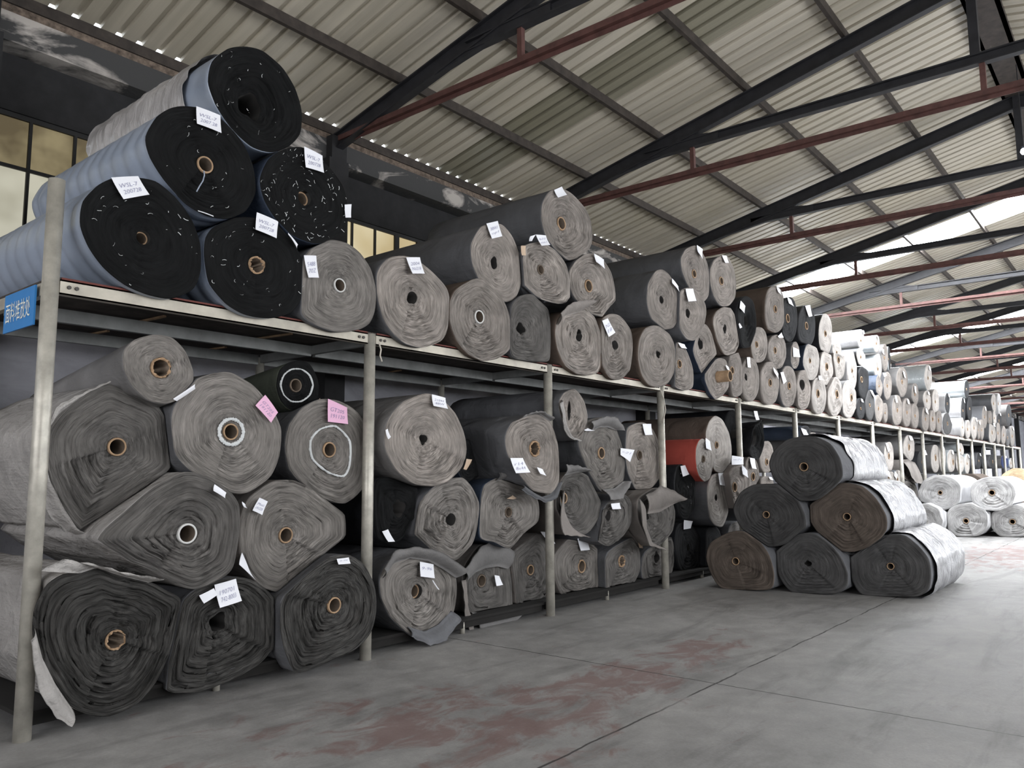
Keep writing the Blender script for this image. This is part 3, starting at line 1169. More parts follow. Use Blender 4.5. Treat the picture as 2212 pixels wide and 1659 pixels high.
    # ---- white ring drawn by a pale layer
    if rim:
        for (pts, wid) in rim:
            rp = closed_spline([P(p, pos) + np.array([0, dz]) - base for p in pts], 120)
            cen = rp.mean(0)
            rv_, rf_ = [], []
            m = len(rp)
            for i, p in enumerate(rp):
                dvec = (p - cen) / np.linalg.norm(p - cen)
                w = wid * (0.6 + 0.7 * rng.uniform())
                for s_, yy in ((-w, dmin + 0.014), (0, dmin - 0.004), (w, dmin + 0.014)):
                    q = p + dvec * s_
                    rv_.append((q[0], yy, q[1]))
            for i in range(m):
                for s_ in range(2):
                    a = i * 3 + s_
                    b_ = ((i + 1) % m) * 3 + s_
                    rf_.append((a, b_, b_ + 1, a + 1))
            lr = mesh_obj('light_layer', rv_, rf_, [LINT], root)
            lr['label'] = 'thin whitish layer showing as a ring'
    # ---- tags
    for tg in tags:
        q = [P(p, pos) + np.array([0, dz]) - base for p in tg[0]]
        col = tg[1] if len(tg) > 1 else 'w'
        words = tg[2] if len(tg) > 2 else None
        nu, nv = (5, 6) if not simple else (1, 2)
        g = quad_grid(q, nu, nv)
        bend = rng.uniform(0.006, 0.02) if not simple else 0.01
        tv = []
        size = np.linalg.norm(q[1] - q[0])
        for i, p in enumerate(g):
            u, v = (i % (nu + 1)) / nu, (i // (nu + 1)) / nv
            tv.append((p[0], dmin - 0.012 - bend * (v ** 2) * 1.3 - 0.004 * sin(pi * u), p[1]))
        tf = []
        for j in range(nv):
            for i in range(nu):
                a = j * (nu + 1) + i
                tf.append((a, a + nu + 1, a + nu + 2, a + 1))
        n0 = len(tv)
        tv += [(a, b_ + 0.0015, c_) for a, b_, c_ in tv]
        tf += [tuple(n0 + k for k in reversed(f)) for f in list(tf)]
        pt = mesh_obj('paper_tag', tv, tf, [{'w': PAPER, 'p': PINK, 't': PAPER_TAN}[col]], root)
        if col != 'w':
            pt['label'] = 'pink paper tag' if col == 'p' else 'torn scrap of tan paper'
        if words:
            vs, fs = [], []
            for li, wd in enumerate(words):
                a, f = text_mesh(wd, 0.25)
                a = np.array(a)
                if not len(a):
                    continue
                mn, mx = a.min(0), a.max(0)
                top = 0.32 + 0.30 * li
                hgt = 0.19
                for p in a:
                    u = 0.13 + 0.70 * (p[0] - mn[0]) / (mx[0] - mn[0])
                    v = top + hgt * (1 - (p[1] - mn[1]) / max(1e-6, (mx[1] - mn[1]))) - 0.06 * u
                    w = (q[0] * (1 - u) + q[1] * u) * (1 - v) + (q[3] * (1 - u) + q[2] * u) * v
                    vs.append((w[0], dmin - 0.0145 - bend * (v ** 2) * 1.3 - 0.004 * sin(pi * u), w[1]))
                b0 = len(vs) - len(a)
                fs += [tuple(b0 + k for k in ff) for ff in f]
            mesh_obj('handwriting', vs, fs, [INK], pt, smooth=False)
    # ---- loose cloth: a strip between two lines, each with its own distance from the face
    for fl_ in flaps:
        A, B, ya, yb, mt = fl_[:5]
        n, m = 22, 6

        def resample(pts):
            Q = np.array([P(p, pos) + np.array([0, dz]) - base for p in pts])
            s = np.r_[0, np.cumsum(np.hypot(*np.diff(Q, axis=0).T))]
            tt = np.linspace(0, s[-1], n + 1)
            return np.c_[np.interp(tt, s, Q[:, 0]), np.interp(tt, s, Q[:, 1])]
        qa, qb = resample(A), resample(B)
        wv = fourier(n + 1, 5, rng) * 0.014
        fv, ff = [], []
        for j in range(m + 1):
            v = j / m
            for i in range(n + 1):
                p = qa[i] * (1 - v) + qb[i] * v
                y = ya * (1 - v) + yb * v - 0.03 * sin(pi * v) + wv[i] * v
                fv.append((p[0], y, p[1] + 0.004 * sin(i * 1.7) * v))
        for j in range(m):
            for i in range(n):
                a = j * (n + 1) + i
                ff.append((a, a + 1, a + n + 2, a + n + 1))
        n0 = len(fv)
        fv += [(a, b_ + 0.007, c_) for a, b_, c_ in fv]
        ff += [tuple(n0 + k for k in reversed(f)) for f in list(ff)]
        rimi = [i for i in range(n + 1)] + [(j + 1) * (n + 1) - 1 for j in range(1, m + 1)] + [m * (n + 1) + i for i in reversed(range(n))] + [j * (n + 1) for j in reversed(range(1, m))]
        for i in range(len(rimi)):
            a, b_ = rimi[i], rimi[(i + 1) % len(rimi)]
            ff.append((a, b_, n0 + b_, n0 + a))
        mesh_obj('loose_flap', fv, ff, [SIDE[mt]], root)
    # ---- plastic bag pulled over the back part
    if bag:
        y0, y1, grow, bmat, ragged = bag
        bv, bf = [], []
        NYB = 38
        jag = fourier(NA, 12, rng)
        wrk = np.zeros(NA)
        for i in range(NYB + 1):
            s_ = i / NYB
            wrk = 0.35 * wrk + 0.65 * fourier(NA, 20, rng)
            y = y0 + (y1 - y0) * s_ + (jag * ragged * (1 - s_))
            rr = pressed(y0) + grow + wrk * grow * 0.7 + 0.6 * grow * abs(sin(9 * s_ + 1))
            bv += list(zip(cl[0] + rr * np.cos(ths) + tilt[0] * s_, y, cl[1] + rr * np.sin(ths) + tilt[1] * s_))
        ground = 0.004
        bv = [(a, b_, max(c_, ground) if shelf == 'floor' and row == 'bottom' else c_) for a, b_, c_ in bv]
        for i in range(NYB):
            for k in range(NA):
                bf.append((i * NA + k, i * NA + (k + 1) % NA, (i + 1) * NA + (k + 1) % NA, (i + 1) * NA + k))
        bg_ = mesh_obj('plastic_wrap', bv, bf, [bmat], root)
        bg_['label'] = 'crinkled pale plastic wrapping'
    # ---- rope-like seams between the bands of the film
    # ---- lint and loose threads
    if lint:
        lv, lf = [], []
        for _ in range(lint):
            a, t = rng.uniform(0, 2 * pi), math.sqrt(rng.uniform(0.06, 0.94))
            r = polar(dense, c, np.array([a]))[0] * t
            p = np.array([cl[0] + r * cos(a), cl[1] + r * sin(a)])
            ln, dr, cv_ = rng.uniform(0.008, 0.035), rng.uniform(0, 2 * pi), rng.normal() * 1.6
            w = rng.uniform(0.0006, 0.0015)
            n0 = len(lv)
            for s_ in range(4):
                nrm = np.array([-sin(dr), cos(dr)])
                lv += [(p[0] + nrm[0] * w, dmin - 0.003, p[1] + nrm[1] * w), (p[0] - nrm[0] * w, dmin - 0.001, p[1] - nrm[1] * w)]
                p = p + np.array([cos(dr), sin(dr)]) * ln / 3
                dr += cv_ * 0.4
            for s_ in range(3):
                b0 = n0 + 2 * s_
                lf.append((b0, b0 + 1, b0 + 3, b0 + 2))
        lo_ = mesh_obj('lint', lv, lf, [LINT], root)
        lo_['kind'] = 'stuff'
        lo_['label'] = 'bits of white lint clinging to the black felt'
    if thread:
        w = [P(p, pos) + np.array([0, dz]) - base for p in thread]
        b_ = MB()
        b_.tube([(p[0], dmin - 0.012, p[1]) for p in w], 0.004, 6)
        th_ = b_.obj('hanging_thread', SIDE['blue'], root, (0, 0, 0), True)
        th_['label'] = 'pale blue thread hanging from the core'
    xc = base[0] if plane == 'Y' else pos
    PLACED.append(dict(root=root, shelf=shelf, row=row, x=xc, face=face, label=label, xr=(c[0] + (R * np.cos(ths)).min(), c[0] + (R * np.cos(ths)).max()),
                       y=pos, dz=dz, z0=zb, z1=float((c[1] + R * np.sin(ths)).max())))
    yield root


QUEUE = []


def build_roll(*a, **k):
    g = roll_steps(*a, **k)
    QUEUE.append((g, next(g)))


def finish_rolls():
    press = [[] for _ in QUEUE]
    for i in range(len(QUEUE)):
        A = QUEUE[i][1]
        for j in range(len(QUEUE)):
            B = QUEUE[j][1]
            if i == j or A['plane'] != B['plane']:
                continue
            if A['pos'] > B['pos'] + B['L'] or B['pos'] > A['pos'] + A['L']:
                continue
            v = B['c'] - A['c']
            dist = float(np.hypot(*v))
            if dist < 1e-4 or dist > A['R'].max() + B['R'].max() + 0.02:
                continue
            t = math.atan2(v[1], v[0])
            ra = float(np.interp(t, A['ths'], A['R'], period=2 * pi))
            rb = float(np.interp(t + pi, B['ths'], B['R'], period=2 * pi))
            s = ra - (ra + rb - dist) / 2
            s = min(max(s, A['rc'] * 1.5, 0.1 * dist), dist - min(B['rc'] * 1.5, 0.45 * dist)) - 0.002
            ca = np.cos(A['ths'] - t)
            lim_ = np.where(ca > 1e-3, s / np.maximum(ca, 1e-3), 9.0)
            if (lim_ < A['R'] - 1e-4).any():
                press[i].append((B['pos'] - A['pos'], lim_))
    for (g, _), p in zip(QUEUE, press):
        g.send(p)


def oval(cx, cy, rx, ry, rng, n=14, flat=0.0):
    pts = []
    for i in range(n):
        t = 2 * pi * i / n
        e = 2.25
        r = 1 + rng.normal() * 0.018
        x = math.copysign(abs(cos(t)) ** (2 / e), cos(t)) * rx * r
        y = math.copysign(abs(sin(t)) ** (2 / e), sin(t)) * ry * r
        pts.append((cx + x, cy + y))
    return pts


def E(z, cx, cy, rx, ry, face, side, shelf, row, tag_=None, core=None, kind='card', **kw):
    """A roll seen end-on further down the rack."""
    rng = np.random.default_rng(int(cx * 3 + cy * 11))
    core = core or (cx + rx * 0.12, cy, rx * 0.13, ry * 0.075)
    tags = []
    if tag_ is True:
        tx, ty = cx + rx * rng.uniform(-0.2, 0.3), cy - ry * 0.92
        tags = [([(tx, ty), (tx + rx * 0.42, ty + ry * 0.05), (tx + rx * 0.5, ty + ry * 0.36), (tx + rx * 0.06, ty + ry * 0.3)],)]
    elif tag_:
        tags = [(tag_,)]
    far = Z[z][0] + cx / Z[z][2] > 1850
    pars = dict(NA=40 if not far else 28, NR=12 if not far else 7, simple=far, rough=0.9, squeeze=far)
    if row == 'bottom' and shelf in ('upper', 'lower'):
        pars['rest'] = SHELF_TOP if shelf == 'upper' else LOW_TOP
        pars['lim'] = (-0.25, 0.1)
    else:
        pars['pos'] = (0.075 + rng.uniform(0, 0.03)) if shelf == 'lower' else (-0.06 + rng.uniform(-0.05, 0.05))
    pars.update(kw)
    return build_roll(z, oval(cx, cy, rx, ry, rng), core, face, side, None, shelf=shelf, row=row, kind=kind, tags=tags, **pars)


BR = build_roll
UP = SHELF_TOP
LO = LOW_TOP
BAGY = (0.27, 1.72, 0.02, BAG, 0.02)
# ---- upper shelf, first bay: five black rolls in blue film and one grey
BR('Z1', [(680, 905), (800, 930), (900, 1010), (980, 1120), (1025, 1240), (1030, 1380), (990, 1480), (880, 1530), (760, 1510), (640, 1460), (530, 1370), (450, 1260), (410, 1150), (425, 1030), (500, 950), (590, 910)],
   (742, 1212, 33, 36), 'black', 'blue', 'black roll in blue film at the left shelf end, just above the blue sign', rest=UP, kind='recess', rib=True, L=1.75, NA=96, NR=30, lint=26,
   tags=[([(562, 912), (700, 905), (750, 1003), (618, 1027)], 'w', ['WSL-7', '200728'])])
BR('Z1', [(1250, 1110), (1380, 1130), (1470, 1190), (1530, 1290), (1560, 1400), (1545, 1520), (1490, 1600), (1380, 1630), (1250, 1610), (1150, 1550), (1070, 1450), (1045, 1320), (1055, 1210), (1130, 1130)],
   (1320, 1355, 42, 42), 'black', 'blue', 'black roll with torn tan core on the shelf edge, touching the round grey roll', rest=UP, kind='torn', rib=True, L=1.7, NA=96, NR=30, lint=30,
   tags=[([(1305, 1090), (1415, 1137), (1400, 1225), (1292, 1180)], 'w', ['WSL-7', '200728']), ([(1465, 1195), (1515, 1255), (1500, 1278), (1462, 1215)],)])
BR('Z4', [(260, 370), (350, 390), (430, 450), (490, 540), (520, 660), (515, 780), (480, 860), (400, 900), (280, 905), (170, 870), (95, 815), (62, 700), (75, 580), (110, 460), (180, 390)],
   (330, 632, 36, 38), 'grey', 'dgrey', 'round grey felt roll right of the black rolls, with white-lined core', rest=UP, kind='white', NA=96, NR=30, tele=0.05, shelf='upper',
   tags=[([(90, 465), (162, 467), (168, 598), (108, 597)], 'w', ['5488', '70Z'])])
BR('Z1', [(950, 543), (1060, 560), (1170, 640), (1250, 740), (1300, 860), (1310, 980), (1260, 1080), (1170, 1120), (1060, 1105), (950, 1040), (840, 920), (765, 800), (745, 700), (800, 600), (870, 555)],
   (1057, 840, 40, 42), 'black', 'blue', 'black roll in ribbed blue film with bright tan core, large tag and blue thread', pos=-0.10, rib=True, L=1.72, NA=96, NR=30, row='second', lint=18,
   tags=[([(997, 548), (1120, 595), (1120, 688), (995, 640)], 'w', ['WSL-7', '2007.28']), ([(1005, 1080), (1085, 1108), (1080, 1118), (1003, 1090)],)],
   thread=[(1035, 878), (1038, 900), (1030, 930), (1012, 958), (998, 985)])
BR('Z1', [(1540, 752), (1620, 790), (1700, 870), (1760, 960), (1785, 1080), (1770, 1180), (1700, 1235), (1600, 1245), (1490, 1200), (1410, 1120), (1350, 1020), (1330, 920), (1370, 820), (1450, 765)],
   (1567, 1010, 33, 34), 'black', 'navy', 'black roll speckled all over with white lint, propped above the grey roll', pos=-0.12, kind='recess', L=1.65, NA=96, NR=30, row='second', lint=110,
   tags=[([(1550, 753), (1643, 800), (1645, 890), (1552, 862)], 'w', ['WSL-7', '200728']), ([(1757, 1050), (1792, 1048), (1785, 1118), (1757, 1118)],)])
BR('Z1', [(1165, 250), (1260, 238), (1350, 262), (1440, 340), (1510, 450), (1545, 570), (1540, 680), (1480, 750), (1390, 780), (1290, 750), (1180, 650), (1100, 530), (1068, 420), (1085, 320)],
   (1320, 520, 58, 60), 'black', 'blue', 'topmost black roll in the blue film stack, half pulled into a clear plastic bag', pos=-0.10, kind='none', L=1.7, NA=96, NR=30, row='third', tele=0.10, rough=1.5, lint=22, bag=BAGY)
# ---- upper shelf, second bay
BR('Z4', [(600, 475), (680, 465), (760, 490), (860, 570), (930, 650), (950, 720), (940, 880), (900, 960), (800, 1000), (700, 980), (620, 920), (560, 830), (527, 700), (525, 580), (550, 520)],
   (740, 715, 30, 34), 'taupe', 'dgrey', 'grey felt roll with tag on top, first on the shelf right of the second post', rest=UP, kind='none', NA=96, NR=32, rough=1.4, sector=(-1.35, 0.55, 0.05),
   tags=[([(680, 478), (760, 478), (778, 575), (708, 575)], 'w', ['2004', 'Na218'])])
BR('Z4', [(1040, 625), (1110, 597), (1180, 620), (1250, 700), (1295, 800), (1310, 920), (1300, 1010), (1230, 1065), (1140, 1075), (1060, 1040), (990, 960), (950, 850), (950, 740), (980, 670)],
   (1128, 820, 30, 34), 'taupe', 'brown', 'untagged grey felt roll on the shelf directly below the long dark-backed roll', rest=UP, kind='white', NA=96, NR=32, rough=1.4, sector=(-1.5, 0.75, 0.05))
BR('Z4', [(1310, 760), (1360, 700), (1430, 690), (1510, 740), (1535, 850), (1535, 1060), (1500, 1085), (1400, 1075), (1320, 1050), (1300, 950)],
   (1390, 885, 24, 30), 'dim', 'dgrey', 'squarish dark grey roll wedged on the shelf above the third post', rest=UP, kind='none', NA=80, NR=24, tele=0.06)
BR('Z4', [(1130, 300), (1200, 275), (1260, 285), (1320, 360), (1360, 470), (1370, 600), (1340, 700), (1280, 735), (1200, 700), (1130, 620), (1085, 520), (1075, 400)],
   (1215, 505, 18, 36), 'taupe', 'dgrey', 'large round grey roll with long smooth dark back and a narrow black core hole', pos=-0.06, kind='slit', NA=96, NR=30, row='second', L=1.6,
   tags=[([(1152, 280), (1218, 265), (1240, 355), (1180, 370)], 'w', ['38W1', 'op1'])])
BR('Z4', [(1400, 400), (1480, 385), (1560, 430), (1620, 510), (1650, 620), (1655, 720), (1590, 745), (1470, 710), (1380, 640), (1370, 540), (1380, 450)],
   (1485, 545, 20, 24), 'taupe', 'dgrey', 'crumpled taupe roll with a tag folded over its top edge', pos=-0.10, kind='dark', NA=96, NR=28, row='second', rough=1.8, sector=(-1.0, 0.6, 0.07),
   tags=[([(1437, 345), (1495, 350), (1510, 408), (1460, 413)], 'w', ['b77', 'nn1']), ([(1350, 410), (1378, 410), (1372, 468), (1348, 468)], 't'), ([(1405, 355), (1437, 345), (1405, 385), (1388, 387)],)])
BR('Z4', [(1700, 475), (1760, 450), (1830, 470), (1890, 560), (1915, 680), (1920, 790), (1880, 820), (1800, 810), (1720, 760), (1660, 680), (1645, 560)],
   (1765, 640, 24, 30), 'taupe', 'dgrey', 'taupe roll with cardboard core, tag on upper right rim, below the topmost grey roll', pos=-0.08, NA=96, NR=28, row='second', rough=1.5, sector=(-0.9, 0.6, 0.06),
   tags=[([(1778, 455), (1835, 490), (1832, 545), (1782, 505)],)])
BR('Z4', [(1530, 90), (1600, 70), (1670, 110), (1740, 190), (1775, 280), (1780, 380), (1740, 460), (1650, 490), (1580, 440), (1510, 350), (1482, 250), (1490, 160)],
   (1630, 270, 26, 32), 'taupe', 'dgrey', 'highest grey felt roll of the second bay, standing against the roof', pos=-0.06, NA=96, NR=28, row='third', rough=1.6, tele=0.07, L=1.6,
   tags=[([(1545, 85), (1590, 65), (1612, 115), (1560, 132)],)])
# ---- upper shelf, third bay
BR('Z4', [(1590, 810), (1680, 780), (1750, 770), (1800, 830), (1840, 950), (1840, 1090), (1800, 1155), (1700, 1155), (1620, 1100), (1580, 1010), (1565, 900)],
   (1710, 930, 20, 26), 'taupe', 'brown', 'taupe felt roll with a brown cloth flap folded over its top', rest=UP, kind='none', NA=96, NR=30, rough=1.8,
   flaps=[([(1575, 870), (1590, 825), (1640, 812), (1700, 795), (1745, 765)], [(1538, 810), (1580, 765), (1625, 742), (1690, 733), (1752, 735)], -0.01, -0.12, 'taupe')])
BR('Z4', [(1830, 850), (1880, 805), (1940, 815), (2000, 890), (2015, 1000), (2000, 1130), (1950, 1185), (1890, 1180), (1840, 1110), (1825, 980)],
   (1920, 985, 18, 26), 'taupe', 'brown', 'narrow taupe roll whose tag hangs at upper left, beside the flap-topped roll', rest=UP, kind='slit', NA=96, NR=28, rough=1.5, sector=(-1.5, 0.7, 0.05),
   tags=[([(1825, 845), (1858, 832), (1896, 915), (1858, 940)], 'w', ['N2', '18'])])
BR('Z6', [(450, 830), (530, 800), (620, 830), (690, 930), (715, 1050), (700, 1200), (650, 1290), (570, 1330), (480, 1310), (420, 1220), (390, 1080), (400, 930)],
   (572, 1045, 20, 22), 'taupe', 'brown', 'tagless taupe roll with frayed star-shaped core hole, above the fourth post', rest=UP, kind='none', NA=80, NR=26, rough=1.4)
BR('Z6', [(720, 950), (770, 960), (820, 1050), (860, 1180), (860, 1320), (810, 1355), (730, 1340), (690, 1290), (705, 1180), (712, 1060)],
   (752, 1130, 20, 28), 'taupe', 'dgrey', 'small taupe roll partly hidden right of the roll above the fourth post', rest=UP, NA=64, NR=22,
   tags=[([(720, 950), (775, 965), (785, 1003), (738, 997)],)])
BR('Z6', [(540, 340), (600, 325), (660, 370), (710, 470), (735, 600), (730, 740), (690, 820), (620, 835), (540, 790), (490, 700), (465, 580), (480, 440)],
   (625, 575, 16, 32), 'taupe', 'dgrey', 'taupe roll with torn dark cover paper on its back and a tag at right', pos=-0.10, kind='slit', NA=80, NR=26, row='second', tele=0.06,
   tags=[([(668, 403), (720, 470), (722, 520), (660, 445)],)])
BR('Z6', [(760, 500), (820, 480), (900, 520), (960, 620), (970, 720), (940, 840), (870, 930), (800, 910), (750, 830), (730, 700), (735, 580)],
   (848, 690, 20, 32), 'taupe', 'dgrey', 'taupe roll with square tag on its top, leaning out under the top pair', pos=-0.14, kind='none', NA=80, NR=26, row='second', tele=0.06,
   tags=[([(780, 492), (845, 490), (865, 595), (797, 602)],)])
BR('Z6', [(800, 150), (880, 120), (940, 180), (985, 280), (1000, 400), (995, 540), (950, 600), (880, 560), (810, 450), (765, 340), (755, 230)],
   (875, 360, 18, 32), 'taupe', 'dgrey', 'top roll of the third bay with broad smooth dark back, left of the top pair', pos=-0.08, NA=80, NR=26, row='third', L=1.7,
   tags=[([(880, 118), (930, 155), (915, 240), (875, 180)],)])
BR('Z6', [(1040, 240), (1100, 205), (1160, 220), (1210, 320), (1228, 440), (1220, 560), (1170, 630), (1100, 635), (1040, 560), (1005, 440), (1005, 320)],
   (1108, 420, 17, 30), 'taupe', 'dgrey', 'right one of the top pair of taupe rolls, tag on its upper rim', pos=-0.08, NA=80, NR=26, row='third',
   tags=[([(1090, 205), (1130, 210), (1145, 270), (1115, 272)],)])
# ---- upper shelf, fourth bay onwards
BR('Z6', [(1060, 680), (1120, 645), (1180, 650), (1230, 740), (1255, 860), (1250, 980), (1200, 1055), (1130, 1050), (1075, 960), (1035, 840), (1030, 740)],
   (1140, 830, 18, 26), 'taupe', 'brown', 'taupe roll with a plugged felt core, beside the black roll with diamond tag', pos=-0.08, kind='none', NA=80, NR=24, row='second',
   tags=[([(1222, 730), (1240, 760), (1258, 820), (1238, 830)],)])
BR('Z6', [(960, 790), (1010, 850), (1060, 980), (1065, 1060), (1010, 1130), (950, 1230), (920, 1180), (870, 1060), (855, 950), (900, 880)],
   (960, 955, 24, 38), 'taupe', 'navy', 'taupe roll with square hollow core squeezed above the protruding cardboard tube', pos=-0.04, kind='none', NA=64, NR=20, row='second', tele=0.07)
BR('Z6', [(1010, 1120), (1080, 1080), (1140, 1100), (1162, 1200), (1160, 1330), (1110, 1400), (1050, 1430), (1000, 1370), (960, 1260), (970, 1170)],
   (1080, 1240, 28, 30), 'taupe', 'navy', 'taupe roll with a brown cardboard tube sticking out of its centre', rest=UP, kind='proud', NA=72, NR=22,
   tags=[([(1125, 1140), (1150, 1160), (1158, 1205), (1128, 1180)],)])
BR('Z6', [(1180, 1050), (1230, 1000), (1270, 1100), (1290, 1250), (1280, 1370), (1230, 1415), (1185, 1390), (1165, 1300), (1165, 1150)],
   (1200, 1185, 16, 30), 'taupe', 'taupe', None, rest=UP, NA=56, NR=18)
E('Z8', 285, 1100, 105, 265, 'taupe', 'taupe', 'upper', 'bottom', [(228, 840), (265, 840), (268, 965), (232, 960)], (245, 1080, 18, 32), 'none')
E('Z8', 515, 1150, 112, 258, 'taupe', 'taupe', 'upper', 'bottom', [(545, 960), (605, 1040), (590, 1100), (545, 1030)], (530, 1142, 20, 38))
E('Z8', 735, 1190, 100, 250, 'taupe', 'dgrey', 'upper', 'bottom', [(630, 1020), (665, 1015), (697, 1125), (660, 1160)], (757, 1180, 18, 36))
E('Z8', 920, 1230, 84, 238, 'taupe', 'taupe', 'upper', 'bottom', None, (915, 1165, 30, 62), 'slit')
E('Z8', 1105, 1300, 92, 218, 'pale', 'taupe', 'upper', 'bottom', [(1085, 1060), (1120, 1060), (1130, 1112), (1085, 1112)], (1100, 1270, 20, 40))
E('Z8', 1295, 1310, 92, 233, 'pale', 'taupe', 'upper', 'bottom', None, (1325, 1280, 18, 40), rough=1.6)
E('Z8', 1460, 1335, 88, 230, 'pale', 'grey', 'upper', 'bottom', None, (1500, 1320, 14, 34))
E('Z8', 235, 420, 122, 315, 'black', 'black', 'upper', 'second', [(155, 165), (210, 230), (190, 315), (133, 255)], (275, 395, 28, 62), 'none', tele=0.06)
E('Z8', 390, 690, 98, 215, 'taupe', 'brown', 'upper', 'second', None, (368, 685, 16, 36))
E('Z8', 605, 770, 112, 205, 'taupe', 'taupe', 'upper', 'second', [(595, 590), (640, 545), (658, 605), (610, 612)], (588, 755, 16, 38))
E('Z8', 820, 815, 52, 160, 'taupe', 'dgrey', 'upper', 'second', [(780, 720), (850, 750), (860, 840), (778, 835)], None, 'none')
E('Z8', 1010, 890, 95, 225, 'pale', 'navy', 'upper', 'second', None, (1005, 880, 9, 32))
E('Z8', 1195, 965, 82, 205, 'pale', 'taupe', 'upper', 'second', None, (1205, 950, 16, 40))
E('Z8', 1345, 900, 72, 205, 'pale', 'taupe', 'upper', 'second', None, (1345, 870, 14, 36))
E('Z8', 1500, 1000, 62, 235, 'pale', 'white', 'upper', 'second')
E('Z8', 575, 270, 122, 285, 'taupe', 'brown', 'upper', 'third', [(585, 0), (625, 35), (630, 105), (588, 65)], (590, 262, 17, 42))
E('Z8', 750, 385, 92, 265, 'soot', 'black', 'upper', 'third', [(712, 120), (760, 160), (780, 235), (722, 200)], (740, 372, 22, 42))
E('Z8', 955, 465, 105, 248, 'soot', 'black', 'upper', 'third', [(925, 225), (985, 215), (1000, 350), (960, 360)], (962, 462, 18, 38))
E('Z8', 1180, 565, 80, 248, 'pale', 'black', 'upper', 'third', None, (1188, 555, 12, 34))
# further along the upper shelf
E('Z9', 690, 1400, 65, 160, 'soot', 'black', 'upper', 'bottom', True)
E('Z9', 825, 1350, 70, 230, 'slate', 'black', 'upper', 'bottom', [(815, 1120), (850, 1130), (895, 1240), (870, 1245)])
E('Z9', 955, 1400, 72, 210, 'taupe', 'dgrey', 'upper', 'bottom')
E('Z9', 1055, 1430, 38, 150, 'taupe', 'taupe', 'upper', 'bottom')
E('Z9', 1235, 1425, 78, 232, 'taupe', 'grey', 'upper', 'bottom', [(1185, 1205), (1210, 1205), (1225, 1310), (1195, 1312)])
E('Z9', 1380, 1450, 62, 215, 'taupe', 'taupe', 'upper', 'bottom', True)
E('Z9', 1500, 1480, 54, 190, 'taupe', 'taupe', 'upper', 'bottom')
E('Z9', 730, 1010, 82, 250, 'soot', 'black', 'upper', 'second', None, (712, 965, 15, 42))
E('Z9', 690, 630, 72, 140, 'pale', 'black', 'upper', 'third')
E('Z9', 945, 810, 62, 240, 'pale', 'silver', 'upper', 'third', [(735, 760), (770, 830), (778, 910), (735, 880)])
E('Z9', 965, 1065, 52, 175, 'taupe', 'navy', 'upper', 'second')
E('Z9', 925, 430, 48, 130, 'pale', 'silver', 'upper', 'top', True)
E('Z9', 1045, 640, 52, 210, 'taupe', 'grey', 'upper', 'third', [(990, 495), (1020, 520), (1018, 595), (992, 570)])
E('Z9', 1105, 660, 30, 190, 'soot', 'silver', 'upper', 'third')
E('Z9', 1085, 1060, 70, 210, 'taupe', 'dgrey', 'upper', 'second', [(1008, 868), (1055, 870), (1058, 910), (1020, 930)])
E('Z9', 1305, 1000, 88, 225, 'taupe', 'grey', 'upper', 'second', [(1305, 835), (1335, 860), (1345, 950), (1320, 930)])
E('Z9', 695, 385, 46, 168, 'white', 'white', 'upper', 'third', True)
E('Z9', 330, 560, 70, 165, 'pale', 'white', 'upper', 'third')
E('Z9', 1500, 1190, 52, 172, 'taupe', 'grey', 'upper', 'second', [(1480, 1060), (1505, 1075), (1500, 1180), (1478, 1150)])
E('Z10', 470, 480, 60, 203, 'pale', 'silver', 'upper', 'third', True)
E('Z10', 450, 835, 66, 160, 'pale', 'grey', 'upper', 'second', True)
E('Z10', 582, 850, 58, 195, 'pale', 'taupe', 'upper', 'second')
E('Z10', 1070, 655, 38, 138, 'soot', 'silver', 'upper', 'third')
E('Z10', 1015, 990, 34, 210, 'soot', 'white', 'upper', 'second', True)
E('Z10', 1120, 960, 34, 190, 'soot', 'black', 'upper', 'second')
E('Z10', 770, 880, 40, 170, 'soot', 'white', 'upper', 'second', True)
E('Z10', 1490, 880, 44, 150, 'pale', 'dgrey', 'upper', 'top')
E('Z10', 1562, 880, 44, 165, 'white', 'white', 'upper', 'top')
E('Z10', 1350, 1090, 42, 178, 'taupe', 'dgrey', 'upper', 'second', True)
E('Z10', 1430, 1120, 38, 130, 'taupe', 'taupe', 'upper', 'second')
E('Z10', 1500, 1105, 34, 120, 'pale', 'grey', 'upper', 'second')
E('Z10', 1575, 1150, 40, 140, 'soot', 'white', 'upper', 'second', True)
E('Z10', 1725, 1062, 44, 172, 'soot', 'grey', 'upper', 'top')
E('Z10', 430, 1120, 58, 190, 'taupe', 'grey', 'upper', 'bottom', [(420, 940), (455, 990), (455, 1050), (415, 1010)])
E('Z10', 545, 1150, 48, 168, 'taupe', 'taupe', 'upper', 'bottom', None, (550, 1120, 12, 18), 'card')
E('Z10', 640, 1150, 44, 178, 'taupe', 'taupe', 'upper', 'bottom', None, (640, 1140, 12, 18), 'card')
E('Z10', 770, 1190, 78, 170, 'slate', 'white', 'upper', 'bottom')
E('Z10', 1010, 1250, 30, 150, 'pale', 'white', 'upper', 'bottom')
E('Z10', 1085, 1280, 50, 148, 'pale', 'grey', 'upper', 'bottom')
E('Z10', 1185, 1260, 52, 178, 'pale', 'grey', 'upper', 'bottom', True)
E('Z10', 1253, 1290, 36, 150, 'taupe', 'grey', 'upper', 'bottom', True)
E('Z10', 1305, 1280, 38, 158, 'taupe', 'taupe', 'upper', 'bottom')
E('Z10', 1465, 1330, 68, 158, 'pale', 'dgrey', 'upper', 'bottom', True)
E('Z10', 1558, 1340, 42, 168, 'taupe', 'grey', 'upper', 'bottom')
E('Z10', 1645, 1370, 38, 148, 'taupe', 'grey', 'upper', 'bottom')
E('Z10', 1710, 1410, 36, 138, 'slate', 'grey', 'upper', 'bottom')
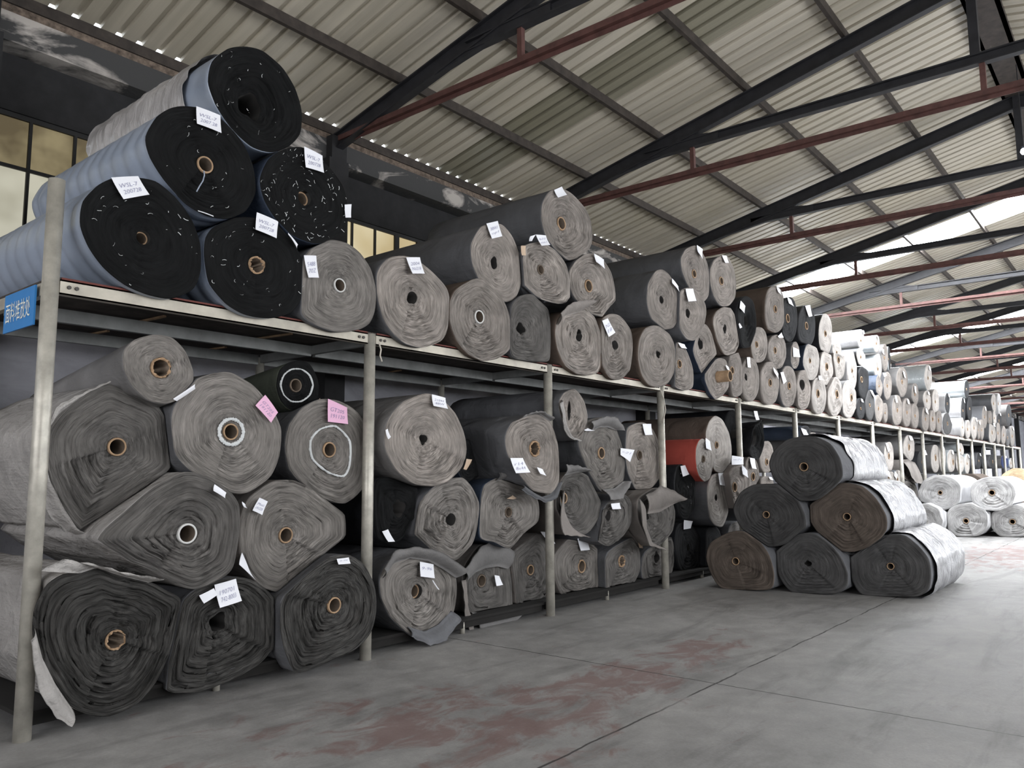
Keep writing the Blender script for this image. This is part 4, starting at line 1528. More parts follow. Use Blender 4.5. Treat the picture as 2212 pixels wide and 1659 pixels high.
E('Z10', 1780, 1390, 42, 165, 'grey', 'grey', 'upper', 'bottom', True)

# ---- lower shelf, first bay
BR('Z3', [(420, 590), (520, 560), (640, 600), (800, 640), (900, 690), (985, 740), (960, 860), (920, 1050), (850, 1200), (740, 1320), (600, 1380), (480, 1370), (370, 1310), (290, 1200), (220, 1070), (180, 930), (190, 790), (250, 670), (330, 610)],
   (635, 965, 53, 56), 'char', 'lgrey', 'huge charcoal roll at the bottom left corner with crumpled pale grey cloth behind it', rest=LO, shelf='lower', kind='torn', NA=110, NR=40, rough=2.0, sector=(-1.2, 0.8, 0.04), lim=(-0.5, 0.2), L=1.7,
   flaps=[([(430, 600), (520, 570), (640, 610), (800, 650), (835, 640)], [(180, 580), (290, 515), (480, 545), (640, 590), (840, 622)], -0.01, -0.10, 'lgrey'),
          ([(190, 900), (230, 1060), (300, 1200), (380, 1320), (400, 1345)], [(150, 960), (165, 1090), (200, 1250), (290, 1380), (370, 1425)], 0.0, -0.05, 'lgrey')])
BR('Z3', [(1180, 640), (1300, 620), (1400, 650), (1500, 740), (1520, 860), (1490, 1010), (1400, 1110), (1250, 1190), (1100, 1240), (960, 1250), (900, 1230), (890, 1190), (930, 1050), (970, 870), (1000, 750), (1080, 680)],
   (1210, 885, 38, 52), 'char', 'dgrey', 'charcoal roll tagged 190701 in the middle of the lowest row, first bay', rest=LO, shelf='lower', kind='none', NA=110, NR=40, rough=2.0, lim=(-0.5, 0.2), tele=0.08,
   tags=[([(1065, 718), (1145, 678), (1160, 712), (1085, 760)],), ([(1148, 660), (1265, 627), (1287, 745), (1168, 783)], 'w', ['190701', '742-8003'])])
BR('Z3', [(1700, 560), (1800, 510), (1900, 500), (1980, 550), (2030, 650), (2045, 800), (2020, 920), (1940, 1010), (1800, 1080), (1650, 1140), (1600, 1130), (1550, 1020), (1525, 880), (1530, 770), (1580, 680)],
   (1825, 775, 38, 40), 'char', 'dgrey', 'charcoal roll with clean tan core at the foot of the second post', rest=LO, shelf='lower', NA=110, NR=40, rough=1.9, sector=(3.5, 0.7, 0.05), lim=(-0.5, 0.2),
   tags=[([(1815, 520), (1880, 512), (1885, 545), (1820, 550)], 'w', ['4-76'])])
BR('Z2', [(950, 1090), (1060, 1110), (1170, 1180), (1225, 1260), (1225, 1400), (1200, 1560), (1150, 1625), (1000, 1690), (880, 1650), (740, 1575), (600, 1530), (490, 1495), (520, 1400), (640, 1290), (790, 1165)],
   (965, 1405, 50, 52), 'dim', 'lgrey', 'dark grey roll squeezed to a point at its left, with pale-rimmed core hole', pos=-0.10, shelf='lower', row='second', kind='white', NA=110, NR=36, rough=1.8, sector=(3.6, 0.45, 0.05),
   tags=[([(1085, 1152), (1145, 1195), (1130, 1222), (1070, 1185)],), ([(1225, 1240), (1242, 1255), (1242, 1275), (1225, 1268)],)])
BR('Z2', [(1400, 1135), (1500, 1130), (1590, 1170), (1680, 1230), (1760, 1280), (1770, 1430), (1740, 1500), (1640, 1580), (1530, 1685), (1450, 1710), (1350, 1680), (1270, 1600), (1232, 1500), (1235, 1330), (1280, 1220)],
   (1470, 1413, 36, 40), 'grey', 'taupe', 'grey roll with a beige edge band and a small written tag at its upper left', pos=0.06, shelf='lower', row='second', NA=110, NR=34, rough=1.2, sector=(-1.0, 0.5, 0.05),
   tags=[([(1315, 1220), (1357, 1240), (1320, 1308), (1270, 1285)], 'w', ['Mush', '191228']), ([(1225, 1500), (1262, 1590), (1285, 1640), (1200, 1560)],)])
BR('Z2', [(550, 640), (700, 670), (820, 760), (880, 880), (900, 1000), (880, 1060), (790, 1150), (640, 1290), (480, 1420), (400, 1380), (330, 1280), (260, 1130), (225, 1000), (230, 880), (310, 780), (440, 690)],
   (605, 960, 47, 48), 'dim', 'lgrey', 'big grey roll next to the first post, loosely wrapped in pale grey cloth', pos=0.10, shelf='lower', row='third', NA=110, NR=34, rough=1.1, L=1.75, sector=(-2.3, 0.5, 0.04),
   flaps=[([(225, 1000), (255, 1130), (330, 1280), (400, 1385), (475, 1415)], [(213, 1010), (225, 1170), (280, 1310), (370, 1395), (465, 1425)], 0.0, 0.10, 'lgrey'),
          ([(232, 880), (310, 782), (440, 690), (548, 640)], [(215, 875), (260, 760), (400, 690), (545, 625)], 0.0, -0.05, 'lgrey')])
BR('Z2', [(1090, 585), (1180, 580), (1290, 640), (1380, 740), (1440, 870), (1430, 1010), (1380, 1120), (1280, 1190), (1200, 1200), (1080, 1150), (960, 1070), (890, 980), (880, 800), (920, 700), (990, 620)],
   (1187, 883, 40, 42), 'grey', 'dgrey', 'grey roll with a tilted pink tag and a whitish ring close around its core', pos=-0.03, shelf='lower', row='third', NA=110, NR=34, rough=0.8,
   tags=[([(1350, 695), (1415, 785), (1375, 838), (1295, 750)], 'p', ['GT205', '191120'])],
   rim=[([(1187 + 62 * cos(a), 883 + 66 * sin(a)) for a in [k * pi / 6 for k in range(12)]], 0.012)])
BR('Z2', [(1640, 715), (1740, 725), (1830, 780), (1880, 870), (1885, 1050), (1860, 1170), (1770, 1250), (1660, 1225), (1550, 1150), (1480, 1070), (1460, 950), (1480, 850), (1550, 760)],
   (1692, 975, 34, 38), 'grey', 'dgrey', 'grey roll with a pink tag and large white ring, left of the second post', pos=0.09, shelf='lower', row='third', NA=110, NR=34, rough=0.8,
   tags=[([(1670, 715), (1768, 760), (1768, 845), (1665, 833)], 'p', ['GT205', '191120'])],
   rim=[([(1590, 930), (1640, 870), (1720, 855), (1790, 930), (1790, 1050), (1760, 1110), (1680, 1090), (1600, 1020)], 0.008)])
BR('Z2', [(790, 385), (880, 400), (950, 470), (990, 570), (985, 650), (930, 710), (850, 740), (760, 720), (680, 650), (635, 560), (635, 470), (690, 410)],
   (830, 555, 52, 52), 'grey', 'grey', 'small grey roll with wide torn tan core lying on top, under the upper shelf', pos=-0.02, shelf='lower', row='top', kind='torn', NA=96, NR=26, rough=0.7, tilt=(0, -0.2), L=1.5,
   tags=[([(880, 715), (992, 640), (985, 665), (890, 728)],)])
BR('Z2', [(1530, 520), (1590, 540), (1630, 620), (1630, 700), (1580, 755), (1500, 775), (1440, 730), (1415, 650), (1430, 570), (1475, 530)],
   (1520, 645, 30, 34), 'black', 'olive', 'small black roll with olive back and white ring, lying on the pink-tagged rolls', pos=0.22, shelf='lower', row='top', kind='dark', NA=96, NR=26, rough=0.8, tilt=(0.05, -0.12), L=1.3,
   rim=[([(1520 + 82 * cos(a), 645 + 86 * sin(a)) for a in [k * pi / 5 for k in range(10)]], 0.006)],
   tags=[([(1585, 745), (1632, 712), (1625, 735), (1590, 757)], 't')])
# ---- lower shelf, second bay
BR('Z5', [(350, 1040), (450, 1050), (540, 1110), (600, 1190), (605, 1300), (580, 1420), (500, 1520), (400, 1560), (300, 1500), (220, 1420), (170, 1310), (165, 1190), (220, 1100)],
   (385, 1280, 30, 40), 'grey', 'dgrey', 'large grey roll with cloth hood over its top, lowest row, beside the second post', rest=LO, shelf='lower', NA=110, NR=34, rough=1.5, lim=(-0.5, 0.2), sector=(-1.2, 0.6, 0.04), kind='recess',
   flaps=[([(170, 1200), (220, 1120), (320, 1085), (430, 1100), (520, 1150), (590, 1200)], [(120, 1140), (180, 1040), (320, 1015), (450, 1040), (540, 1100), (612, 1145)], -0.02, -0.12, 'grey'),
          ([(320, 1480), (420, 1510), (500, 1470), (575, 1390)], [(320, 1535), (420, 1585), (520, 1550), (606, 1440)], 0.0, -0.06, 'dgrey')],
   tags=[([(382, 1105), (460, 1120), (462, 1200), (380, 1190)], 'w', ['9-96', '']), ([(452, 1212), (458, 1212), (487, 1265), (480, 1265)],)])
BR('Z5', [(655, 1130), (740, 1010), (830, 1005), (905, 1040), (915, 1150), (935, 1270), (930, 1390), (850, 1420), (710, 1440), (655, 1350), (645, 1230)],
   (757, 1215, 26, 34), 'dim', 'taupe', 'squarish grey roll with cloth flaps hanging above and below its face, lowest row', rest=LO + 0.03, shelf='lower', NA=96, NR=28, rough=1.4, lim=(-0.5, 0.2), kind='dark',
   flaps=[([(650, 1215), (700, 1165), (760, 1140), (830, 1130), (890, 1145)], [(612, 1150), (690, 1030), (760, 985), (850, 1005), (905, 1040)], -0.03, -0.08, 'grey'),
          ([(685, 1395), (780, 1400), (860, 1385), (925, 1360)], [(700, 1480), (790, 1497), (880, 1470), (955, 1390)], -0.01, -0.08, 'grey'),
          ([(650, 1200), (655, 1330), (690, 1440)], [(612, 1210), (620, 1380), (662, 1535)], -0.01, -0.06, 'taupe')],
   tags=[([(813, 1180), (840, 1185), (857, 1235), (820, 1243)],)])
BR('Z5', [(925, 1060), (1000, 990), (1080, 935), (1135, 965), (1160, 1040), (1163, 1250), (1135, 1320), (1060, 1370), (965, 1385), (948, 1270), (930, 1150)],
   (1040, 1148, 20, 28), 'dim', 'taupe', 'squarish grey roll with a crumpled white tag, left of the third post foot', rest=LO, shelf='lower', NA=96, NR=28, rough=1.5, lim=(-0.5, 0.2), sector=(-1.4, 0.6, 0.05),
   tags=[([(1075, 925), (1140, 930), (1150, 995), (1105, 975)],)])
BR('Z5', [(140, 640), (240, 620), (340, 650), (400, 690), (380, 800), (330, 910), (290, 980), (220, 1000), (150, 970), (128, 850)],
   (270, 790, 30, 50), 'black', 'black', 'black felt roll just right of the second post, under the big pale-faced roll', pos=0.06, shelf='lower', row='second', kind='none', NA=96, NR=28, rough=1.2,
   tags=[([(163, 930), (197, 918), (228, 988), (190, 990)],)])
BR('Z5', [(450, 680), (560, 630), (640, 620), (700, 680), (730, 760), (725, 900), (690, 1010), (620, 1090), (570, 1095), (450, 1030), (335, 1005), (335, 930), (365, 850), (410, 750)],
   (585, 860, 26, 36), 'grey', 'dgrey', 'grey roll with black core hole, between the black roll and its seam-faced neighbour', pos=0.0, shelf='lower', row='second', kind='slit', NA=110, NR=34, rough=1.8, sector=(3.4, 0.7, 0.06))
BR('Z5', [(770, 660), (860, 615), (960, 620), (1030, 680), (1080, 760), (1080, 870), (1000, 940), (920, 1030), (830, 995), (745, 970), (740, 850), (748, 730)],
   (913, 820, 20, 30), 'grey', 'navy', 'seam-faced grey roll in dark cloth, second row left of the third post', pos=0.0, shelf='lower', row='second', kind='dark', NA=110, NR=32, rough=1.5, sector=(-1.5, 0.75, 0.07),
   flaps=[([(830, 640), (900, 625), (970, 640), (1010, 680)], [(825, 592), (910, 598), (970, 610), (1030, 665)], 0.0, -0.07, 'grey')],
   tags=[([(885, 742), (920, 722), (935, 738), (915, 745)], 't')])
BR('Z5', [(430, 135), (520, 165), (600, 250), (650, 360), (665, 460), (640, 560), (570, 640), (470, 670), (360, 655), (260, 580), (200, 470), (190, 360), (220, 270), (300, 180)],
   (420, 403, 24, 26), 'taupe', 'grey', 'big round pale-faced roll at the top right of the second post, under the shelf', pos=-0.08, shelf='lower', row='third', kind='none', NA=110, NR=34, rough=1.1, L=1.6,
   tags=[([(450, 140), (528, 160), (530, 225), (447, 208)], 'w', ['21044', '48W']), ([(632, 570), (650, 512), (673, 516), (640, 576)], 't'), ([(182, 345), (195, 338), (200, 385), (185, 400)],)])
BR('Z5', [(670, 395), (730, 440), (762, 520), (750, 600), (690, 650), (640, 625), (612, 560), (615, 480), (635, 420)],
   (690, 530, 10, 14), 'soot', 'navy', 'dark blue-grey roll set back between two pale-faced rolls', pos=0.30, shelf='lower', row='third', kind='dark', NA=64, NR=18, rough=0.6, L=1.2)
BR('Z5', [(1000, 265), (1080, 255), (1150, 300), (1190, 420), (1203, 540), (1195, 650), (1150, 715), (1100, 730), (1040, 690), (960, 590), (900, 480), (890, 380), (930, 300)],
   (1065, 453, 33, 38), 'taupe', 'dgrey', 'grey roll leaning out in front of the third post, two tags under its core', pos=-0.22, shelf='lower', row='third', kind='torn', NA=110, NR=32, rough=1.2, L=1.8,
   flaps=[([(1000, 660), (1060, 705), (1110, 732), (1160, 715), (1195, 650)], [(985, 690), (1050, 735), (1120, 765), (1185, 745), (1210, 640)], 0.02, 0.0, 'dgrey'),
          ([(925, 300), (1000, 262), (1080, 252), (1145, 295)], [(965, 262), (1030, 238), (1090, 240), (1140, 268)], 0.0, -0.06, 'grey')],
   tags=[([(903, 507), (975, 507), (1008, 590), (925, 595)], 'w', ['r14', '8e44']), ([(1058, 560), (1090, 572), (1105, 610), (1070, 598)],)])
# ---- lower shelf, third bay
BR('Z5', [(1200, 1000), (1260, 965), (1350, 968), (1420, 1020), (1450, 1090), (1440, 1200), (1400, 1290), (1300, 1315), (1220, 1290), (1180, 1200), (1175, 1090)],
   (1335, 1125, 26, 30), 'grey', 'taupe', 'rippled grey roll with tan core pushed out, lowest row, right of third post', rest=LO, shelf='lower', kind='card', NA=96, NR=28, rough=1.9, lim=(-0.5, 0.2),
   tags=[([(1293, 963), (1350, 963), (1360, 1028), (1308, 1033)],)])
BR('Z5', [(1460, 1080), (1530, 1015), (1640, 965), (1668, 1060), (1662, 1170), (1620, 1245), (1530, 1290), (1450, 1285), (1440, 1200)],
   (1590, 1105, 22, 26), 'dim', 'dgrey', 'slumped grey roll with torn brown core in the lowest row, middle of the third bay', rest=LO, shelf='lower', kind='torn', NA=96, NR=26, rough=1.6, lim=(-0.5, 0.2), tele=0.07,
   tags=[([(1640, 972), (1668, 985), (1668, 1028), (1648, 1025)], 't')])
BR('Z5', [(1690, 1060), (1770, 1000), (1850, 965), (1865, 1080), (1850, 1170), (1790, 1225), (1700, 1230), (1675, 1160)],
   (1770, 1080, 14, 34), 'dim', 'dgrey', 'wavy grey roll at the foot of the fourth post', rest=LO, shelf='lower', kind='slit', NA=96, NR=28, rough=2.4, lim=(-0.5, 0.2))
BR('Z5', [(1240, 600), (1330, 590), (1400, 640), (1450, 720), (1440, 830), (1380, 930), (1320, 955), (1250, 900), (1185, 800), (1195, 690)],
   (1280, 740, 20, 30), 'dim', 'taupe', 'open-ended grey roll with its beige outer layer hanging loose, right of the third post', pos=-0.04, shelf='lower', row='second', kind='card', NA=96, NR=28, rough=1.3, tele=0.12,
   flaps=[([(1215, 690), (1240, 800), (1280, 900), (1330, 955)], [(1175, 700), (1165, 850), (1180, 950), (1328, 962)], 0.03, -0.10, 'taupe'),
          ([(1225, 610), (1290, 590), (1360, 585)], [(1212, 545), (1280, 550), (1362, 577)], 0.0, -0.06, 'grey')])
BR('Z5', [(1440, 840), (1490, 760), (1570, 715), (1615, 760), (1615, 880), (1570, 960), (1490, 1015), (1425, 985), (1400, 940)],
   (1490, 840, 16, 26), 'dim', 'dgrey', 'wavy-layered grey roll in the centre of the third bay, tag above its core', pos=-0.09, shelf='lower', row='second', kind='none', NA=96, NR=28, rough=2.4,
   tags=[([(1480, 770), (1530, 765), (1533, 800), (1483, 803)],)])
BR('Z5', [(1660, 740), (1760, 680), (1830, 710), (1870, 820), (1855, 930), (1780, 1015), (1725, 1005), (1685, 930), (1655, 850)],
   (1770, 850, 14, 20), 'dim', 'taupe', 'collapsed grey roll with cloth folds draped over it, left of the fourth post', pos=-0.12, shelf='lower', row='second', kind='none', NA=96, NR=26, rough=2.0, tele=0.15,
   flaps=[([(1690, 830), (1760, 820), (1830, 780), (1870, 760)], [(1640, 720), (1730, 665), (1810, 690), (1885, 740)], -0.04, -0.12, 'taupe'),
          ([(1690, 830), (1690, 920), (1720, 990), (1770, 1020)], [(1610, 740), (1640, 900), (1680, 1010), (1780, 1040)], -0.02, -0.10, 'taupe')])
BR('Z5', [(1370, 290), (1450, 270), (1520, 320), (1560, 420), (1578, 520), (1570, 640), (1520, 690), (1450, 700), (1390, 620), (1340, 520), (1310, 420), (1330, 330)],
   (1450, 478, 22, 28), 'grey', 'dgrey', 'left one of two grey rolls high in the third bay, cloth fringe round its rim', pos=-0.06, shelf='lower', row='third', NA=96, NR=28, rough=1.4, sector=(-1.4, 0.5, 0.06),
   flaps=[([(1375, 350), (1420, 330), (1470, 330), (1510, 345)], [(1350, 300), (1420, 268), (1490, 275), (1545, 350)], -0.02, -0.10, 'grey'),
          ([(1450, 690), (1520, 680), (1570, 640)], [(1465, 750), (1530, 740), (1588, 640)], 0.0, -0.08, 'grey')],
   tags=[([(1545, 450), (1625, 460), (1595, 530), (1540, 490)], 'w', ['c21']), ([(1330, 345), (1355, 335), (1387, 350), (1340, 352)],)])
BR('Z5', [(1600, 330), (1680, 300), (1740, 340), (1780, 430), (1793, 540), (1775, 630), (1720, 690), (1650, 690), (1600, 600), (1585, 500), (1587, 400)],
   (1670, 490, 16, 24), 'taupe', 'dgrey', 'right one of two grey rolls high in the third bay, seam across its face', pos=0.07, shelf='lower', row='third', kind='dark', NA=96, NR=28, rough=1.2, sector=(-1.5, 0.5, 0.06),
   tags=[([(1672, 310), (1722, 310), (1722, 373), (1680, 375)],)])
BR('Z5', [(1230, 130), (1290, 107), (1340, 170), (1365, 260), (1355, 340), (1310, 405), (1260, 390), (1220, 300), (1198, 220), (1203, 170)],
   (1275, 235, 9, 56), 'taupe', 'dgrey', 'long dark-backed roll with slit core lying just under the shelf, right of the third post', pos=-0.10, shelf='lower', row='top', kind='slit', NA=96, NR=24, rough=0.9, L=1.8, tele=0.04,
   flaps=[([(1210, 170), (1225, 280), (1262, 380), (1308, 400)], [(1190, 190), (1205, 300), (1250, 395), (1305, 412)], 0.0, -0.03, 'pale' if 'pale' in SIDE else 'lgrey')])
# ---- lower shelf, fourth bay
BR('Z12', [(180, 1080), (270, 1060), (340, 1150), (390, 1270), (380, 1400), (330, 1490), (260, 1515), (190, 1450), (158, 1320), (158, 1180)],
   (275, 1280, 12, 30), 'soot', 'black', 'dark roll alone on the floor level right of the fourth post, tag crumpled on top', rest=LO, shelf='lower', kind='slit', NA=80, NR=24, lim=(-0.4, 0.2),
   tags=[([(215, 1040), (290, 1050), (265, 1110), (205, 1120)],)])
BR('Z12', [(170, 590), (230, 570), (310, 680), (330, 800), (310, 950), (260, 1030), (200, 1010), (165, 900), (150, 740)],
   (230, 850, 12, 40), 'black', 'black', 'black roll hanging under the red roll, tag at its top', pos=0.02, shelf='lower', row='second', kind='slit', NA=80, NR=24, rough=1.5, lint=12,
   tags=[([(185, 580), (225, 572), (253, 650), (200, 670)],)])
BR('Z12', [(505, 640), (550, 640), (600, 740), (618, 870), (600, 1000), (560, 1095), (500, 1090), (450, 1030), (430, 900), (428, 760), (460, 670)],
   (512, 850, 10, 28), 'pale', 'dgrey', 'pale-faced roll with narrow core below the red roll and its neighbour', pos=0.0, shelf='lower', row='second', kind='slit', NA=80, NR=24,
   tags=[([(505, 640), (548, 638), (560, 750), (515, 740)],)])
BR('Z12', [(640, 600), (700, 562), (770, 600), (800, 700), (785, 800), (720, 930), (650, 940), (625, 900), (605, 780), (592, 680)],
   (668, 760, 20, 36), 'taupe', 'taupe', 'taupe roll with thick tan core ring, at the fifth post behind the floor stack', pos=-0.12, shelf='lower', row='second', kind='card', NA=80, NR=24,
   tags=[([(710, 570), (757, 620), (757, 680), (710, 650)],), ([(625, 490), (725, 505), (715, 565), (615, 570)], 'w', ['w71'])])
BR('Z12', [(500, 150), (560, 190), (610, 290), (635, 420), (630, 540), (590, 620), (530, 640), (480, 600), (430, 430), (415, 300), (445, 200)],
   (515, 400, 13, 30), 'pale', 'brown', 'pale-faced roll with brown-grey back, up behind the red roll', pos=-0.02, shelf='lower', row='third', kind='card', NA=80, NR=24, L=1.7)
BR('Z12', [(390, 345), (440, 380), (475, 470), (475, 580), (450, 680), (410, 712), (360, 660), (332, 550), (332, 430), (355, 365)],
   (402, 520, 14, 30), 'pale', 'red', 'red-backed roll with pale end, the only red roll on the rack', pos=-0.12, shelf='lower', row='third', kind='dark', NA=80, NR=24, L=1.8,
   tags=[([(400, 340), (438, 370), (443, 450), (397, 430)],)])
E('Z12', 640, 290, 62, 190, 'black', 'black', 'lower', 'top', None, None, 'none', pos=0.3, L=1.3)
# ---- lower shelf, fifth bay onwards
BR('Z12', [(795, 100), (840, 103), (890, 190), (915, 330), (900, 450), (860, 530), (810, 500), (765, 400), (735, 250), (740, 170)],
   (855, 320, 30, 66), 'black', 'black', 'glossy black roll with hollow core hanging right of the fifth post', pos=-0.05, shelf='lower', row='top', kind='none', NA=80, NR=24, tele=0.08, rough=1.6,
   tags=[([(808, 110), (838, 112), (850, 185), (822, 188)],)])
BR('Z12', [(780, 503), (830, 510), (862, 580), (870, 680), (835, 740), (785, 740), (765, 640), (755, 560)],
   (825, 670, 17, 30), 'taupe', 'taupe', 'taupe roll with tag and tan core, right below the glossy black roll', pos=-0.02, shelf='lower', row='second', kind='card', NA=64, NR=20,
   tags=[([(780, 510), (822, 515), (822, 605), (785, 600)],)])
E('Z12', 935, 500, 62, 135, 'taupe', 'taupe', 'lower', 'third', None, (942, 545, 12, 26), 'card', pos=0.08)
E('Z12', 935, 745, 60, 80, 'taupe', 'taupe', 'lower', 'second', True, pos=0.08)
E('Z12', 830, 900, 90, 160, 'taupe', 'dgrey', 'lower', 'second', None, pos=0.08)
E('Z12', 480, 1290, 80, 200, 'soot', 'black', 'lower', 'bottom')
E('Z12', 690, 1240, 90, 190, 'dim', 'dgrey', 'lower', 'bottom')
E('Z7', 925, 285, 32, 42, 'soot', 'navy', 'lower', 'top', [(895, 258), (925, 270), (933, 300), (903, 298)], pos=-0.05, kind='none')
E('Z7', 960, 400, 70, 120, 'taupe', 'grey', 'lower', 'third', None, pos=0.08)
E('Z7', 1330, 520, 40, 80, 'taupe', 'taupe', 'lower', 'second', None, pos=0.08)
E('Z11', 480, 400, 62, 200, 'pale', 'grey', 'lower', 'top', [(425, 215), (455, 235), (478, 310), (450, 330)], (487, 390, 10, 40))
E('Z11', 735, 290, 75, 172, 'pale', 'grey', 'lower', 'top', [(728, 125), (765, 135), (775, 185), (738, 185)], (745, 275, 10, 40))
E('Z11', 475, 680, 85, 115, 'pale', 'grey', 'lower', 'third', [(440, 570), (470, 580), (495, 670), (455, 650)])
E('Z11', 590, 685, 58, 120, 'pale', 'dgrey', 'lower', 'third', [(545, 580), (585, 630), (560, 685), (530, 640)])
BR('Z11', [(650, 450), (720, 430), (800, 460), (860, 520), (862, 650), (830, 740), (740, 720), (660, 650), (640, 550)], (745, 590, 12, 24), 'taupe', 'taupe', 'folded brown-grey roll behind the floor stack, cloth sagging over its end',
   pos=0.08, shelf='lower', row='third', kind='none', NA=56, NR=16, rough=2.2, tele=0.12, flaps=[([(650, 460), (720, 440), (800, 470)], [(690, 640), (770, 735), (850, 745)], -0.02, -0.12, 'taupe')])
BR('Z11', [(680, 720), (760, 700), (820, 760), (845, 860), (840, 980), (760, 1020), (690, 960), (665, 840)], (755, 870, 12, 24), 'grey', 'grey', 'crumpled grey roll low between the dark stack and the white stack',
   pos=0.08, shelf='lower', row='second', kind='none', NA=56, NR=16, rough=2.6, tele=0.1)
E('Z11', 905, 465, 58, 140, 'soot', 'black', 'lower', 'top', [(890, 325), (940, 312), (955, 372), (905, 378)])
E('Z11', 1075, 420, 58, 180, 'pale', 'grey', 'lower', 'top', None, (1085, 410, 9, 38))
E('Z11', 1160, 420, 48, 172, 'pale', 'grey', 'lower', 'top', None, (1160, 400, 9, 36))
E('Z11', 1280, 450, 52, 150, 'pale', 'silver', 'lower', 'third', True, (1308, 465, 12, 18), 'card')
E('Z11', 1395, 465, 55, 138, 'pale', 'grey', 'lower', 'third')
E('Z11', 1395, 310, 48, 90, 'pale', 'silver', 'lower', 'top')
E('Z11', 1485, 485, 34, 130, 'pale', 'silver', 'lower', 'third', True)
E('Z11', 1635, 450, 28, 108, 'soot', 'dgrey', 'lower', 'third', True)
E('Z11', 1690, 400, 26, 148, 'soot', 'black', 'lower', 'top', True)
E('Z11', 1810, 460, 48, 90, 'soot', 'dgrey', 'lower', 'third')
E('Z11', 1960, 462, 54, 84, 'navy', 'grey', 'lower', 'third', True, (1975, 490, 9, 16))
E('Z11', 2048, 480, 24, 66, 'pale', 'blue', 'lower', 'third', True)

# ---- rolls lying on the floor in the aisle, ends towards the camera
WRAP = (0.11, 1.72, 0.02, SIDE['plastic'], 0.03)
FL = dict(plane='X', shelf='floor', L=1.75, NA=110, NR=30, rough=0.7, tele=0.015)
BR('Z7', [(480, 870), (560, 865), (640, 910), (710, 1000), (742, 1110), (735, 1190), (690, 1212), (560, 1210), (430, 1200), (370, 1120), (340, 1020), (370, 930)],
   (513, 1042, 22, 23), 'brown', 'dgrey', 'brownish roll at the lower left of the dark pyramid on the floor', rest=0.004, lim=(5, 12), sector=(-0.75, 0.45, 0.02), **FL)
BR('Z7', [(900, 878), (980, 880), (1060, 930), (1130, 1010), (1175, 1110), (1170, 1190), (1110, 1230), (960, 1232), (840, 1220), (770, 1130), (740, 1010), (800, 920)],
   (938, 1057, 18, 18), 'slate', 'dgrey', 'middle roll in the bottom row of the dark floor pyramid, frayed core hole', rest=0.004, lim=(5, 12), kind='none', sector=(-1.4, 0.7, 0.025), **FL)
BR('Z7', [(1420, 885), (1510, 890), (1590, 950), (1650, 1030), (1665, 1120), (1650, 1210), (1580, 1250), (1400, 1250), (1250, 1235), (1190, 1130), (1180, 1030), (1240, 950), (1330, 900)],
   (1425, 1072, 21, 22), 'slate', 'dgrey', 'lower right roll of the dark floor pyramid, wrapped in crinkled pale plastic', rest=0.004, lim=(5, 12), bag=WRAP, sector=(-1.4, 0.6, 0.02), **FL)
BR('Z7', [(700, 585), (790, 595), (870, 660), (920, 760), (930, 840), (890, 900), (780, 950), (690, 955), (600, 910), (530, 820), (500, 730), (540, 640), (610, 595)],
   (693, 768, 20, 21), 'slate', 'dgrey', 'left roll in the second row of the dark floor pyramid', pos=7.3, row='second', **FL)
BR('Z7', [(1160, 578), (1260, 600), (1340, 670), (1400, 770), (1400, 860), (1330, 940), (1210, 985), (1120, 975), (1020, 900), (950, 800), (945, 710), (1010, 640), (1080, 595)],
   (1168, 780, 24, 23), 'brown', 'dgrey', 'right roll in the second row of the dark floor pyramid, plastic-wrapped behind a brownish face', pos=7.5, row='second', bag=WRAP, **FL)
BR('Z7', [(880, 310), (980, 308), (1070, 350), (1130, 440), (1145, 540), (1090, 610), (990, 680), (890, 685), (800, 640), (740, 560), (710, 470), (740, 390), (810, 330)],
   (914, 486, 26, 26), 'slate', 'dgrey', 'top roll of the dark floor pyramid, pale plastic round its far end', pos=7.35, row='third', bag=(0.34, 1.75, 0.02, SIDE['plastic'], 0.04), **FL)
FW = dict(plane='X', shelf='floor', NA=80, NR=18, rough=0.9, tele=0.03)


def white_oval(cx, cy, rx, ry, flat):
    pts = oval(cx, cy, rx, ry, np.random.default_rng(int(cx)), 18)
    return [(x, min(y, cy + ry * flat)) for x, y in pts]


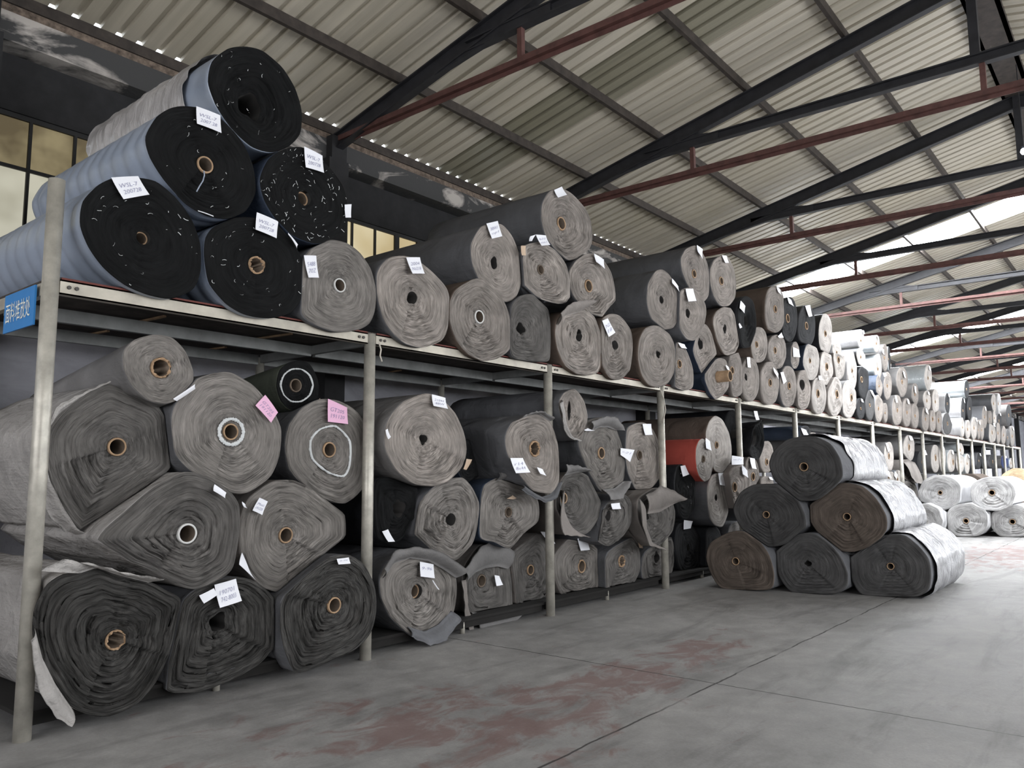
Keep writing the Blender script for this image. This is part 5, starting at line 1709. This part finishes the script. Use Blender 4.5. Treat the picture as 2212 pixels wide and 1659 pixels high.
BR('Z11', white_oval(910, 1220, 262, 222, 0.93), (910, 1225, 27, 27), 'white', 'white', 'white felt roll at the lower left of the bright stack further down the aisle', rest=0.004, lim=(12, 24), L=2.2, **FW)
BR('Z11', white_oval(1480, 1215, 272, 222, 0.95), (1463, 1222, 34, 34), 'white', 'white', 'white felt roll with flattened base, second along the floor in the bright stack', rest=0.004, lim=(12, 24), L=2.2, **FW)
BR('Z11', white_oval(2060, 1225, 280, 212, 0.95), (2060, 1232, 40, 34), 'white', 'white', 'white felt roll on the floor cut by the right edge of the picture', rest=0.004, lim=(12, 24), L=2.2, **FW)
BR('Z11', white_oval(1130, 862, 272, 232, 0.98), (1132, 858, 28, 26), 'white', 'white', 'white felt roll with dark core, upper left in the bright stack', pos=17.2, row='second', L=2.4, **FW)
BR('Z11', white_oval(1812, 872, 288, 226, 0.98), (1795, 858, 40, 38), 'white', 'white', 'white felt roll with yellowish core, upper right in the bright stack', pos=17.3, row='second', L=2.2, **FW)
BR('Z11', white_oval(2125, 775, 235, 228, 0.98), (2112, 770, 24, 28), 'tan', 'tan' if 'tan' in SIDE else 'taupe', 'tan roll behind the bright stack at the right edge', pos=19.8, row='second', L=2.0, **FW)
BR('Z11', white_oval(1500, 805, 200, 192, 0.98), (1500, 805, 18, 18), 'brown', 'brown', 'dark brown roll peeping out between the two upper white rolls', pos=20.2, row='second', L=1.5, **FW)

BR('Z11', white_oval(2120, 1120, 230, 192, 0.96), (2110, 1120, 24, 24), 'white', 'white', 'white roll on the floor behind the bright stack, under the tan roll', rest=0.004, lim=(16, 26), L=2.0, **FW)
BR('Z11', white_oval(1560, 1115, 215, 182, 0.96), (1560, 1115, 24, 24), 'brown', 'brown', 'dark roll on the floor behind the bright stack, left of the hidden white roll', rest=0.004, lim=(16, 28), L=2.0, **FW)

finish_rolls()

# ---- labels of the rolls further down, told apart by shelf, bay, row and order
groups = {}
for p in PLACED:
    p['bay'] = int(p['x'] // BAY) + 1
    groups.setdefault((p['shelf'], p['bay'], p['row']), []).append(p)
ROWN = {'bottom': 'bottom row', 'second': 'second row', 'third': 'third row', 'top': 'topmost row'}
for (sh, bay, row), ps in groups.items():
    ps.sort(key=lambda q: q['x'])
    for i, p in enumerate(ps):
        if not p['label']:
            pos_ = ('alone there' if len(ps) == 1 else '%s from left' % ORD[i + 1])
            p['root']['label'] = '%s, %s shelf, %s bay from left, %s, %s' % (TONE[p['face']], sh, ORD[bay], ROWN[row], pos_)
        p['root']['group'] = {'upper': 'fabric rolls piled on the upper shelf', 'lower': 'fabric rolls on the lower shelf',
                              'floor': 'dark rolls stacked on the floor' if p['x'] < 12 else 'pale rolls stacked further down the aisle'}[sh]
